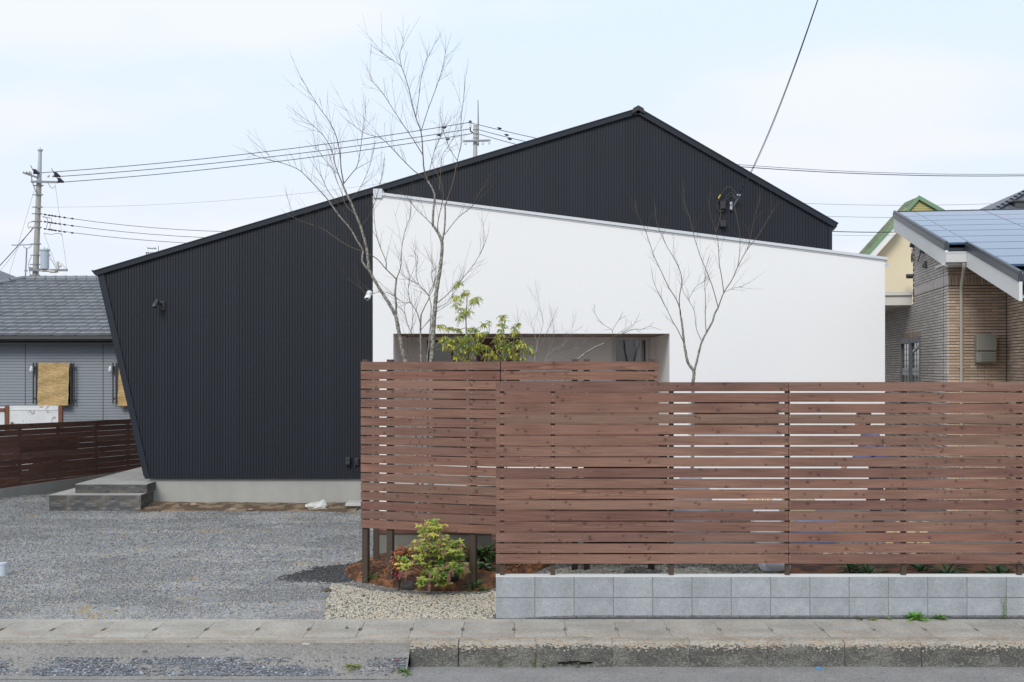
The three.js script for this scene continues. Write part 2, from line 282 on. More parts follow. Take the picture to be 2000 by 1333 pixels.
{
  const gut = new THREE.Group(); gut.name = 'gutter'; gut.userData = { kind: 'structure', label: 'pale concrete gutter with slotted cover slabs between kerb and wall' }; scene.add(gut);
  const mats = [1, 0.96, 1.03].map((k) => MM(T_gutter, 0.95, { color: new THREE.Color().setRGB(k, k, k), bumpMap: B_grit, bumpScale: 0.003 }));
  const w = 0.5, zc0 = 10.66, zc1 = 11.3;                    // cover slabs 0.5 m long with a lifting notch at each joint
  const notch = 0.02;
  const shape = () => { const s = new THREE.Shape(), a = 0.0032; s.moveTo(a, zc0); s.lineTo(w - a, zc0); s.lineTo(w - a, zc0 + 0.25); s.lineTo(w - notch, zc0 + 0.265); s.lineTo(w - notch, zc0 + 0.385); s.lineTo(w - a, zc0 + 0.40); s.lineTo(w - a, zc1); s.lineTo(a, zc1); s.lineTo(a, zc0 + 0.40); s.lineTo(notch, zc0 + 0.385); s.lineTo(notch, zc0 + 0.265); s.lineTo(a, zc0 + 0.25); s.closePath(); return s; };
  const geos = [0, 1, 2, 3].map((v) => { const g = new THREE.ExtrudeGeometry(shape(), { depth: 0.06, bevelEnabled: true, bevelSize: 0.0015, bevelThickness: 0.0015, bevelSegments: 1 }).rotateX(-Math.PI / 2).translate(0, 0, 0); return buv(g, 1, v * 0.37, v * 0.21); });
  for (let k = -17; k < 17; k++) { const m = lpart(gut, 'cover_slab', geos[(k + 40) % 4], mats[Math.floor(rnd() * 3)]); m.position.set(X(147 + 0.4, 11.0) + 3.86 + k * w - 0.075, 0.155 + rr(-0.002, 0.002), 0); }
  lpart(gut, 'channel_wall', [box(-14, 14, 0.0, 0.205, -10.6, -10.658), box(-14, 14, -0.1, 0.212, -11.302, -11.44), box(-14, 14, -0.1, 0.14, -10.658, -11.302)], mats[0]);
}
{
  const kerb = new THREE.Group(); kerb.name = 'kerb'; kerb.userData = { kind: 'structure', label: 'raised concrete kerb, black with lichen, beside the road' }; scene.add(kerb);
  const prof = (() => { const s = new THREE.Shape(); s.moveTo(0, -0.05); for (const y of [0, 0.012, 0.024, 0.034, 0.044, 0.054, 0.07, 0.11, 0.15]) s.lineTo((y + 0.05) * 0.05, y); s.lineTo(0.012, 0.19); s.quadraticCurveTo(0.016, 0.226, 0.055, 0.228); s.lineTo(0.19, 0.226); s.lineTo(0.19, -0.05); s.closePath(); return s; })();
  const mk = MM(T_kerb, 0.97, { bumpMap: B_grit, bumpScale: 0.008 });
  const xs = [800, 896, 1047, 1196, 1348, 1499, 1650, 1800, 1953, 2105, 2256].map((p) => X(p, 10.42));
  for (let i = 0; i < xs.length - 1; i++) {
    const gap = i === 0 ? 0.012 : i === 6 ? 0.009 : 0.0012, L = xs[i + 1] - xs[i] - gap - 0.008;
    let g = new THREE.ExtrudeGeometry(prof, { depth: L, bevelEnabled: true, bevelSize: 0.004, bevelThickness: 0.004, bevelSegments: 1, steps: i === 2 ? 90 : 12, curveSegments: 6 }).rotateY(Math.PI / 2);
    const p = g.attributes.position, uv = new Float32Array(p.count * 2);
    for (let k = 0; k < p.count; k++) {
      const x = p.getX(k), y = p.getY(k), z = p.getZ(k), n = fbm((x + i * 3) * 9, (y - z) * 14, 311, 3) - 0.5;
      uv[2 * k] = x + i * 1.37; uv[2 * k + 1] = 0.01 + clamp(y, 0, 0.3) + Math.max(0, -z - 0.012) * 0.6;
      const q = (x - (X(1088, 10.42) - xs[2])) / (X(1158, 10.42) - X(1088, 10.42)), top = 0.03 + 0.02 * Math.sin(q * 3.1) * vn(q * 9, 1, 313) + 0.008 * vn(q * 22, 2, 314);
      if (i === 2 && z > -0.02 && q > 0.02 && q < 0.98 && y > -0.04 && y > 0.028 - 0.03 * Math.sin(q * 3.1) && y < top) p.setXYZ(k, x, y, z - 0.09); // broken hole at the foot
      else if (y > 0.02) p.setXYZ(k, x, y + n * 0.008, z - n * 0.008);
    }
    g.setAttribute('uv', new THREE.BufferAttribute(uv, 2)); g.computeVertexNormals(); g = toCreasedNormals(g, 0.7);
    const m = lpart(kerb, 'kerb_stone', g, mk); m.position.set(xs[i] + 0.004 + gap / 2, rr(-0.004, 0.004), -10.41);
  }
}
// block wall
{
  const y0 = 0.2, y1 = 0.645, x0 = X(968, ZF), pitch = 76.8 / 192;
  const w = thing('block_wall', 'low grey concrete block wall of two courses beneath the long front fence', 'wall', [x0, y0, -ZF]);
  const mb = [1, 0.95, 1.04].map((k) => MM(T_block, 0.95, { color: new THREE.Color().setRGB(k, k, k), bumpMap: B_grit, bumpScale: 0.002 }));
  const geos = [0, 1, 2, 3].map((v) => buv(new RoundedBoxGeometry(pitch - 0.006, 0.208, 0.128, 1, 0.004).translate(pitch / 2, 0, 0), 1, v * 0.31, v * 0.17));
  for (let c = 0; c < 2; c++) for (let k = 0; k < 15; k++) { const m = lpart(w, 'block', geos[Math.floor(rnd() * 4)], mb[Math.floor(rnd() * 3)]); m.position.set(k * pitch, c ? 0.331 : 0.115, -0.065 + rr(-0.0015, 0.0015)); }
  lpart(w, 'mortar', cbox(15 * pitch - 0.01, 0.43, 0.114, 15 * pitch / 2, 0.216, -0.066), M([0.27, 0.27, 0.25], 0.95));
  lpart(w, 'mortar_cap', cbox(15 * pitch, 0.010, 0.130, 15 * pitch / 2, 0.440, -0.066), M([0.60, 0.60, 0.58], 0.9));
}
// ---------- fences ----------
const screwMat = M([0.5, 0.5, 0.48], 0.4, { metalness: 0.5 });
function screws(list) { return merge(list.map(([x, y, z]) => new THREE.CylinderGeometry(0.0035, 0.0035, 0.002, 6).rotateX(Math.PI / 2).translate(x, y, z))); }
{
  const yb = Y(1102, ZF), yt = Y(747, ZF), n = 17, h = 0.0925, pitch = (yt - yb - h) / (n - 1), x0 = X(968, ZF), xs = [968, 1541, 2114].map((p) => X(p, ZF) - x0);
  const f = thing('slat_fence', 'long brown slatted timber fence standing on the low block wall', 'fence', [x0, 0.645, -ZF - 0.03]);
  const sc = [];
  const posts = [980.5, 1080, 1313, 1541, 1769, 1997].map((p) => X(p, ZF) - x0);
  for (let c = 0; c < 2; c++) for (let r = 0; r < n; r++) {
    const L = xs[c + 1] - xs[c] - 0.005, y = yb - 0.645 + h / 2 + r * pitch + rr(-0.0015, 0.0015);
    const m = lpart(f, 'board', board(L, h), M_board[Math.floor(rnd() * 6)]); m.position.set((xs[c] + xs[c + 1]) / 2, y, rr(-0.001, 0.001)); m.rotation.z = rr(-0.0006, 0.0006); m.rotation.x = rr(-0.01, 0.01);
    for (const px of posts) for (const s of [-0.026, 0.026]) for (const dx of Math.abs(px - xs[1]) < 0.05 ? [-0.016, 0.016] : [0]) if (c === (px + dx > xs[1] ? 1 : 0)) sc.push([px + dx, y + s, 0.0162]);
  }
  for (const px of posts) lpart(f, 'post', cbox(0.046, yt - 0.645 - 0.004, 0.046, px, (yt - 0.645) / 2 - 0.005, -0.040), m_post);
  lpart(f, 'screws', screws(sc), screwMat).userData.kind = 'stuff';
}
{
  const A = V(X(705, 13.3), 0, -13.3), B = V(X(978, 12.75), 0, -12.75), C = V(X(1287, 12.7), 0, -12.7);
  const yt = 2.835, yb = 0.878, n = 18, h = 0.0955, pitch = (yt - yb - h) / (n - 1);
  const f = thing('privacy_fence', 'taller brown slatted fence panel on exposed posts above the planted mound', 'fence', [A.x, 0.3, A.z]);
  const sc = [];
  const run = (a, b, z, posts) => {
    const L = a.distanceTo(b) - 0.006, ang = Math.atan2(-(b.z - a.z), b.x - a.x), c = a.clone().add(b).multiplyScalar(0.5).sub(f.position), d = b.clone().sub(a).normalize(), nrm = V(-d.z, 0, d.x); if (nrm.z < 0) nrm.negate();
    for (let r = 0; r < n; r++) { const y = yb + h / 2 + r * pitch - 0.3 + rr(-0.0015, 0.0015), m = lpart(f, 'board', board(L, h), M_board[Math.floor(rnd() * 6)]); m.position.set(c.x, y, c.z); m.rotation.y = ang; m.rotation.z = rr(-0.0008, 0.0008); for (const t of posts) for (const s of [-0.026, 0.026]) { const p = a.clone().lerp(b, t).sub(f.position).addScaledVector(nrm, 0.017); sc.push([p.x, y + s, p.z]); } }
    for (const t of posts) { const p = a.clone().lerp(b, t).sub(f.position).addScaledVector(nrm, -0.05), g0 = gS(p.x + f.position.x, -(p.z + f.position.z)) - 0.4, m = lpart(f, 'post', cbox(0.07, yt + 0.028 - g0, 0.066, 0, (yt + 0.028 + g0) / 2 - 0.3, 0), m_post); m.position.set(p.x, 0, p.z); m.rotation.y = ang; }
  };
  run(A, B, 0, [0.022, 0.205, 0.80, 0.985]); run(B, C, 0, [0.47, 0.545, 0.955]);
  // the return towards the house
  const D = V(A.x + 0.02, 0, A.z - 1.0), p = V(D.x - f.position.x + 0.03, 0, D.z - f.position.z);
  const m = lpart(f, 'post', cbox(0.07, yt - 0.35, 0.066, 0, 0.08 + (yt - 0.35) / 2 - 0.05, 0), m_post); m.position.copy(p);
  lpart(f, 'screws', screws(sc), screwMat).userData.kind = 'stuff';
}
{ // boundary fence far left
  const a = V(-10.2 - 1.2, 1.72, -18), b = V(-8.7, 1.56, -27), d = b.clone().sub(a), L = d.length(), ang = Math.atan2(-d.z, d.x), n = 11, h = 0.110, pitch = 0.1175;
  const f = thing('boundary_fence', 'dark brown slatted boundary fence on a concrete curb beside the gravel yard', 'fence', [a.x, 0.3, a.z], undefined, ang);
  const bays = 4, w = Math.hypot(d.x, d.z) / bays, slope = (b.y - a.y) / Math.hypot(d.x, d.z);
  for (let k = 0; k < bays; k++) {
    for (let r = 0; r < n; r++) { const m = lpart(f, 'board', board(w - 0.006, h, 0.03), M_darkboard[Math.floor(rnd() * 3)]); m.position.set((k + 0.5) * w, a.y - 0.3 - h / 2 - r * pitch + slope * (k + 0.5) * w + rr(-0.002, 0.002), rr(-0.002, 0.002)); m.rotation.z = slope + rr(-0.001, 0.001); }
    for (const t of [0.02, 0.5]) { const x = (k + t) * w; lpart(f, 'post', cbox(0.06, 1.6, 0.05, x, 0.6 + slope * x, -0.042), m_post); }
  }
  lpart(f, 'curb', cbox(bays * w, 0.24, 0.14, bays * w / 2, -0.02, -0.02), MM(T_conc, 0.9));
}
// ---------- the house ----------
const ZH = 20.9, ZW = 20.0, ZB = 27.5;
const hx = (p) => X(p, ZH), hy = (p) => Y(p, ZH);
const house = thing('modern_house', 'modern house with black ribbed metal gable and white rendered front wall', 'house', [hx(900), 0.2, -ZH]);
{
  const ridge = [hx(1247), hy(217)], eaveL = [hx(186), hy(534)], eaveR = [hx(1634), hy(441)];
  const roofY = (x) => x < ridge[0] ? mix(eaveL[1], ridge[1], (x - eaveL[0]) / (ridge[0] - eaveL[0])) : mix(ridge[1], eaveR[1], (x - ridge[0]) / (eaveR[0] - ridge[0]));
  const sl = [hx(192), hy(540)], sb = [hx(283), hy(932)], leftX = (y) => mix(sb[0], sl[0], (y - sb[1]) / (sl[1] - sb[1])), leftY = (x) => mix(sb[1], sl[1], (x - sb[0]) / (sl[0] - sb[0]));
  const xr = hx(1624), pitch = 0.0515, nrib = 5, pw = pitch * nrib;
  const botY = (x) => x < sb[0] ? leftY(x) : x > hx(745) ? 3.6 : sb[1];
  let xx = sl[0];
  while (xx < xr) {                                          // each cladding sheet of five ribs
    const xe = Math.min(xx + pw, xr), prof = [];
    for (let k = 0; k < nrib; k++) { const o = xx + k * pitch; for (const [dx, dz] of [[0, 0], [0.0365, 0], [0.0375, -0.013], [0.0495, -0.013], [0.0505, 0]]) if (o + dx <= xe + 1e-6) prof.push([o + dx, dz]); }
    prof.push([xe, 0]);
    if (prof[0][0] < ridge[0] && xe > ridge[0]) { prof.push([ridge[0], 0]); prof.sort((p, q) => p[0] - q[0]); }
    const zo = rr(-0.0012, 0.0012), L = [];
    for (let k = 0; k < prof.length - 1; k++) {
      const [a, za] = prof[k], [b, zb] = prof[k + 1]; if (b - a < 1e-5) continue;
      const ta = roofY(a) - 0.03, tb = roofY(b) - 0.03, ba = botY(a), bb = botY(b); if (tb - bb < 0.02 && ta - ba < 0.02) continue;
      L.push([V(a, ba, -ZH + za + zo), V(b, bb, -ZH + zb + zo), V(b, tb, -ZH + zb + zo), V(a, ta, -ZH + za + zo)]);
    }
    if (L.length) part(house, 'cladding_panel', quads(L), m_clad[Math.floor(rnd() * 3)]);
    xx = xe;
  }
  // body behind the cladding, slanted side wall, roof
  part(house, 'wall', [poly([[leftX(0.75) + 0.03, 0.75], [hx(744), 0.75], [hx(744), 3.6], [hx(1622), 3.6], [hx(1622), eaveR[1] - 0.05], [ridge[0], ridge[1] - 0.05], [sl[0] + 0.04, sl[1] - 0.05]], ZH + 0.03, ZB)], m_black, 'black side and rear walls');
  part(house, 'rear_wall', box(hx(744), hx(1622), 0.1, 3.6, -ZB + 0.15, -ZB), m_black);
  const rl = (x0, y0, x1, y1) => slab(V(x0, y0, -ZB - 0.2), V(x0, y0, -ZH + 0.06), V(x1, y1, -ZH + 0.06), V(x1, y1, -ZB - 0.2), 0.10);
  part(house, 'roof', [rl(eaveL[0], eaveL[1] + 0.05, ridge[0], ridge[1] + 0.045), rl(ridge[0], ridge[1] + 0.045, eaveR[0], eaveR[1] + 0.05)], m_blacktrim);
  const vt = (a, b, o, h, z) => { const n = V(-(b[1] - a[1]), b[0] - a[0], 0).normalize(); return poly([[a[0] + n.x * o, a[1] + n.y * o], [b[0] + n.x * o, b[1] + n.y * o], [b[0] + n.x * (o + h), b[1] + n.y * (o + h)], [a[0] + n.x * (o + h), a[1] + n.y * (o + h)]], ZH - z, ZH + 0.02); };
  for (const [a, b] of [[eaveL, ridge], [ridge, eaveR]]) part(house, 'verge_trim', [vt(a, b, -0.04, 0.065, 0.05), vt(a, b, 0.028, 0.02, 0.07)], m_blacktrim);
  part(house, 'ridge_cap', [ppoly([[1234, 222], [1237, 211], [1247, 205.5], [1257, 211], [1261, 222], [1247, 215]], ZH - 0.10, ZH + 0.02), ppoly([[1236, 222], [1239, 213], [1247, 209], [1256, 213], [1259, 222]], ZH + 0.02, ZB)], m_darkmetal);
  for (const s of [0]) part(house, 'corner_trim', [poly([[sl[0] - 0.02, sl[1] + 0.05], [sl[0] + 0.10, sl[1] + 0.07], [sb[0] + 0.085, sb[1]], [sb[0] - 0.02, sb[1]]], ZH - 0.022, ZH + 0.05)], m_blacktrim);
  part(house, 'corner_trim', [box(xr - 0.05, xr + 0.012, 3.6, eaveR[1] - 0.02, -ZH + 0.02, -ZH - 0.05)], m_blacktrim);
  part(house, 'base_trim', [box(sb[0], hx(728), sb[1] - 0.035, sb[1] + 0.004, -ZH + 0.025, -ZH - 0.05), box(sb[0], hx(728), sb[1] - 0.012, sb[1] - 0.004, -ZH + 0.034, -ZH)], m_blacktrim);
  part(house, 'foundation', [box(hx(291), hx(740), 0.0, sb[1] - 0.02, -ZH - 0.04, -ZH - 0.3)], m_conc);
  const gp = (x, y, s) => poly([[x, y], [x + s * 0.06, y + 0.055], [x + s * 0.095, y + 0.055], [x + s * 0.085, y + 0.03], [x + s * 0.03, y - 0.035], [x, y - 0.04]], ZH - 0.04, ZB);
  part(house, 'eaves_gutter', gp(eaveL[0] + 0.03, eaveL[1] + 0.0, -1), m_darkmetal); part(house, 'eaves_gutter', gp(xr + 0.005, eaveR[1] - 0.06, 1), m_darkmetal);
  // white volume
  const wx = (p) => X(p, ZW), wy = (p) => Y(p, ZW), topL = wy(383), topR = wy(511), x0 = wx(728), x1 = wx(1729), wt = (x) => mix(topL, topR, (x - x0) / (x1 - x0));
  const r0 = wx(768), r1 = wx(1308), rt = wy(652), rb = 0.72, ZR = 22.35;
  const win = [[wx(1346), wy(848)], [wx(1526), wy(848)], [wx(1526), wy(780)], [wx(1346), wy(780)]];
  part(house, 'front_wall', poly([[x0, 0.15], [x1, 0.15], [x1, topR], [x0, topL]], ZW, ZW + 0.16, [[[r0, 0.17], [r0, rt], [r1, rt], [r1, 0.17]], win.slice().reverse()]), m_white, 'white rendered wall with a sloping top');
  part(house, 'side_wall', [poly([[x0, 0.15], [x0 + 0.16, 0.15], [x0 + 0.16, topL - 0.03], [x0, topL]], ZW + 0.16, ZH - 0.025), poly([[x1 - 0.16, 0.15], [x1, 0.15], [x1, topR], [x1 - 0.16, topR]], ZW + 0.16, 25)], m_white);
  part(house, 'flat_roof', slab(V(x0 + 0.1, topL - 0.06, -ZH + 0.03), V(x0 + 0.1, topL - 0.06, -ZW - 0.1), V(x1 - 0.1, topR - 0.06, -ZW - 0.1), V(x1 - 0.1, topR - 0.06, -24.9), 0.12), m_zinc);
  const cx0 = wx(746), cop = (a, b, z) => poly([[cx0, wt(cx0) + a], [x1 + 0.04, wt(x1 + 0.04) + a], [x1 + 0.04, wt(x1 + 0.04) + b], [cx0, wt(cx0) + b]], ZW - z, ZW + 0.4);
  part(house, 'coping', [cop(0.0, 0.028, 0.012), cop(0.028, 0.078, 0.035)], m_whitetrim);
  part(house, 'coping_end_box', [rbox(wx(746.5) - wx(729), 0.165, 0.3, 0.008, (wx(746.5) + wx(729)) / 2, wy(369.5) - 0.082, -ZW - 0.11)], m_whitetrim);
  part(house, 'eaves_gutter', poly([[x1 + 0.002, topR - 0.085], [x1 + 0.10, topR - 0.02], [x1 + 0.125, topR - 0.02], [x1 + 0.10, topR - 0.055], [x1 + 0.06, topR - 0.10], [x1 + 0.002, topR - 0.12]], ZW + 0.05, 24.5), m_whitetrim);
  const recess = [box(r0 - 0.12, r0, rb, rt + 0.1, -ZW - 0.16, -ZR), box(r1, r1 + 0.12, rb, rt + 0.1, -ZW - 0.16, -ZR), ];
  part(house, 'soffit', box(r0, r1, rt, rt + 0.1, -ZW - 0.16, -ZR), M([0.17, 0.105, 0.07], 0.7), 'brown timber porch soffit');
  const m_porch = M([0.82, 0.775, 0.745], 0.9);
  for (const g of recess) part(house, 'porch_wall', g, m_porch);
  const bx = (p) => X(p, ZR), by = (p) => Y(p, ZR);
  const holeW = (a, b, c, d) => [[bx(a), by(d)], [bx(a), by(c)], [bx(b), by(c)], [bx(b), by(d)]];
  part(house, 'porch_wall', poly([[r0, rb], [r1, rb], [r1, rt], [r0, rt]], ZR, ZR + 0.14, [holeW(834, 916, 665, 905), holeW(930, 1015, 661, 905), holeW(1201, 1263, 663, 778)]), m_porch);
  part(house, 'deck', [box(r0, r1, rb - 0.06, rb, -ZW - 0.0, -ZR)], M([0.5, 0.49, 0.47], 0.8));
  part(house, 'deck_skirt', box(r0 + 0.002, r1 - 0.002, 0.1, rb - 0.062, -ZW - 0.03, -ZW - 0.08), M([0.035, 0.028, 0.024], 0.8));
  const frame = (a, b, c, d, Z, t, z, mat, name = 'window', px = bx, py = by) => { const o = new THREE.Group(); o.name = name; house.add(o); const q = house.position;
    const g = poly([[px(a) - t, py(d) - t], [px(b) + t, py(d) - t], [px(b) + t, py(c) + t], [px(a) - t, py(c) + t]], Z - z, Z + 0.05, [[[px(a) + 0.02, py(d) + 0.02], [px(a) + 0.02, py(c) - 0.02], [px(b) - 0.02, py(c) - 0.02], [px(b) - 0.02, py(d) + 0.02]]]).translate(-q.x, -q.y, -q.z); lpart(o, 'frame', g, mat);
    lpart(o, 'pane', box(px(a) + 0.018, px(b) - 0.018, py(d) + 0.018, py(c) - 0.018, -Z - 0.02, -Z - 0.026).translate(-q.x, -q.y, -q.z), m_glass); return o; };
  frame(836, 914, 667, 903, ZR, 0.02, 0.01, m_darkmetal); frame(1201, 1263, 663, 778, ZR, 0.045, 0.03, M([0.6, 0.59, 0.57], 0.5));
  frame(1348, 1524, 782, 846, ZW, 0.03, 0.015, m_whitetrim, 'window', wx, wy);
  const door = part(house, 'door', box(bx(930), bx(1015), by(905), by(661), -ZR - 0.03, -ZR - 0.08), M([0.12, 0.042, 0.02], 0.5), 'red brown timber entrance door');
  const room = (a, b, c, d, Z, dp, px, py) => box(px(a) - 0.25, px(b) + 0.25, py(d) - 0.2, py(c) + 0.2, -Z - 0.15, -Z - dp);
  part(house, 'interior', [room(834, 916, 665, 905, ZR, 1.6, bx, by), room(1201, 1263, 663, 778, ZR, 1.6, bx, by), room(1348, 1524, 782, 846, ZW, 0.85, wx, wy)].map((g) => { const keep = g.toNonIndexed ? g : g; const n = keep.attributes.normal, idx = []; const out = new THREE.BufferGeometry(), pa = [], na = [], ua = []; for (let i = 0; i < n.count; i += 3) { if (n.getZ(i) > 0.9) continue; for (let k = 0; k < 3; k++) { pa.push(keep.attributes.position.getX(i + k), keep.attributes.position.getY(i + k), keep.attributes.position.getZ(i + k)); na.push(n.getX(i + k), n.getY(i + k), n.getZ(i + k)); ua.push(0, 0); } } out.setAttribute('position', new THREE.Float32BufferAttribute(pa, 3)); out.setAttribute('normal', new THREE.Float32BufferAttribute(na, 3)); out.setAttribute('uv', new THREE.Float32BufferAttribute(ua, 2)); return out; }), M([0.36, 0.22, 0.13], 0.9));
  const cur = []; for (let k = 0; k < 12; k++) cur.push(V(bx(1246) + k * 0.013, 0, -ZR - 0.28 + (k % 2) * 0.03));
  part(house, 'curtain', quads(cur.slice(1).map((p, i) => [V(cur[i].x, by(778), cur[i].z), V(p.x, by(778), p.z), V(p.x, by(664), p.z), V(cur[i].x, by(664), cur[i].z)])), M([0.5, 0.48, 0.45], 0.9));
  // small fittings on the black wall
  const hood = (px, py, w, h) => { const c = P(px, py, ZH), g = [rbox(w, h, 0.09, 0.012, c.x, c.y + h * 0.1, c.z + 0.05), rbox(w * 0.94, h * 0.35, 0.11, 0.01, c.x, c.y - h * 0.28, c.z + 0.06)]; return part(house, 'vent_hood', g, m_darkmetal); };
  hood(680, 901.5, 0.095, 0.13); hood(1411, 403, 0.10, 0.14); hood(1411, 439, 0.11, 0.12);
  const oc = P(697, 902, ZH); part(house, 'socket_box', [rbox(0.085, 0.14, 0.05, 0.01, oc.x, oc.y, oc.z + 0.03), rbox(0.05, 0.09, 0.03, 0.008, oc.x, oc.y + 0.01, oc.z + 0.06)], m_darkmetal);
  const br = P(1428, 403, ZH); part(house, 'cable_bracket', [cbox(0.05, 0.15, 0.02, br.x, br.y, br.z + 0.02), cyl(0.03, 0.03, 0.05, br.x - 0.01, br.y + 0.02, br.z + 0.06), cyl(0.03, 0.03, 0.05, br.x - 0.01, br.y - 0.07, br.z + 0.06), beam(P(1433, 402, ZH).add(V(0, 0, 0.03)), P(1440, 386, ZH).add(V(0, 0, 0.22)), 0.02, 0.02), rbox(0.07, 0.035, 0.05, 0.01, br.x + 0.10, br.y + 0.17, br.z + 0.22)], m_zinc);
  const loop = (a, top, b, r, m) => part(house, 'cable', tube(curve([P(...a, ZH).add(V(0, 0, 0.06)), P(...top, ZH).add(V(0, 0, 0.1)), P(...b, ZH).add(V(0, 0, 0.16))], 10), r, 5), m);
  loop([1400, 397], [1420, 366], [1439, 385], 0.007, m_wire); loop([1410, 398], [1426, 378], [1436, 390], 0.006, m_wire); loop([1413, 400], [1427, 383], [1434, 392], 0.006, m_wire); loop([1399, 400], [1402, 413], [1411, 414], 0.007, m_wire);
  part(house, 'cable_sleeve', tube([P(1402, 389, ZH).add(V(0, 0, 0.07)), P(1406, 382, ZH).add(V(0, 0, 0.08))], 0.014, 6), M([0.6, 0.42, 0.03], 0.5), 'yellow cable sleeve');
}
{ // spot lamps
  const l = thing('wall_spotlight', 'black cylinder spotlight on a square plate high on the ribbed wall', 'lamp', P(313, 598, ZH).toArray()), c = P(314, 598, ZH);
  part(l, 'back_plate', rbox(0.10, 0.18, 0.03, 0.01, c.x + 0.03, c.y - 0.0, c.z + 0.02), m_darkmetal);
  const a = P(312.5, 588, ZH).add(V(0, 0, 0.17)), b = P(308.5, 601, ZH).add(V(0, 0, 0.24)); part(l, 'lamp_head', [tube([a.clone().add(V(0, 0.002, 0)), a, b, b.clone().add(V(0, -0.001, 0))], [0.002, 0.042, 0.046, 0.036], 18)], M([0.035, 0.037, 0.042], 0.35));
  part(l, 'arm', beam(V(c.x + 0.02, c.y + 0.03, c.z + 0.03), a.clone().lerp(b, 0.4), 0.03, 0.03), m_darkmetal);
  const w = thing('wall_spotlight', 'white cylinder spotlight on the corner of the white wall', 'lamp', P(728, 578, ZW + 0.1).toArray());
  const e = P(722.5, 570, ZW + 0.1), f = P(718, 584.5, ZW + 0.1).add(V(0, 0, 0.10)); part(w, 'lamp_head', tube([e.clone().add(V(0, 0.012, -0.004)), e.clone().add(V(0, 0.004, 0)), e.clone().lerp(f, 0.12), f, f.clone().add(V(0, -0.001, 0.0005))], [0.008, 0.036, 0.05, 0.05, 0.042], 18), M([0.78, 0.8, 0.82], 0.35));
  part(w, 'arm', beam(e.clone().lerp(f, 0.3), P(728, 576, ZW + 0.1), 0.022, 0.022), M([0.7, 0.72, 0.74], 0.4));
}
{ // porch steps with slate tiles
  const s = thing('porch_steps', 'two tier entrance steps with dark slate tile risers beside the black wall', 'steps', [X(190, 20.2), 0.2, -20.5]);
  const mt = [1, 0.85, 1.15].map((k) => MM(T_slate, 0.75, { color: new THREE.Color().setRGB(k, k, k), bumpMap: B_grit, bumpScale: 0.004 })), mtop = [1, 0.92].map((k) => MM(T_slateTop, 0.85, { color: new THREE.Color().setRGB(k, k, k) }));
  const tier = (x0, x1, y0, y1, Zf, Zb, joints) => {
    part(s, 'grout', box(x0 + 0.006, x1 - 0.006, y0, y1 - 0.006, -Zf - 0.006, -Zb), M([0.3, 0.3, 0.29], 0.95));
    for (let i = 0; i < joints.length - 1; i++) {
      const a = joints[i] + 0.004, b = joints[i + 1] - 0.004; part(s, 'tile', box(a, b, y0 + 0.004, y1 - 0.011, -Zf, -Zf - 0.012).translate(0, 0, 0), mt[(i * 2 + Math.round(Zf * 10)) % 3]);
      for (let z = Zf; z < Math.min(Zb, Zf + 6); z += 0.6) part(s, 'tile', box(a, b, y1 - 0.01, y1, -z - 0.002, -Math.min(z + 0.595, Zb)), mtop[(i + Math.round(z * 2)) % 2]);
    }
    for (let z = Zf; z < Zf + 0.68; z += 0.6) part(s, 'tile', box(x1 - 0.012, x1, y0 + 0.004, y1 - 0.011, -z - 0.014, -Math.min(z + 0.592, Zf + 0.68)), mt[1]);
  };
  const Z1 = 20.2, Z2 = 20.47, yA = Y(967, Z1), yB = Y(946, Z2);
  tier(X(95, Z1), X(275, Z1), 0.17, yA, Z1, Z1 + 4.5, [95, 130, 202, 275].map((p) => X(p, Z1)));
  tier(X(146, Z2), X(287, Z2), yA + 0.003, yB, Z2, 27, [146, 215.5, 287].map((p) => X(p, Z2)));
}
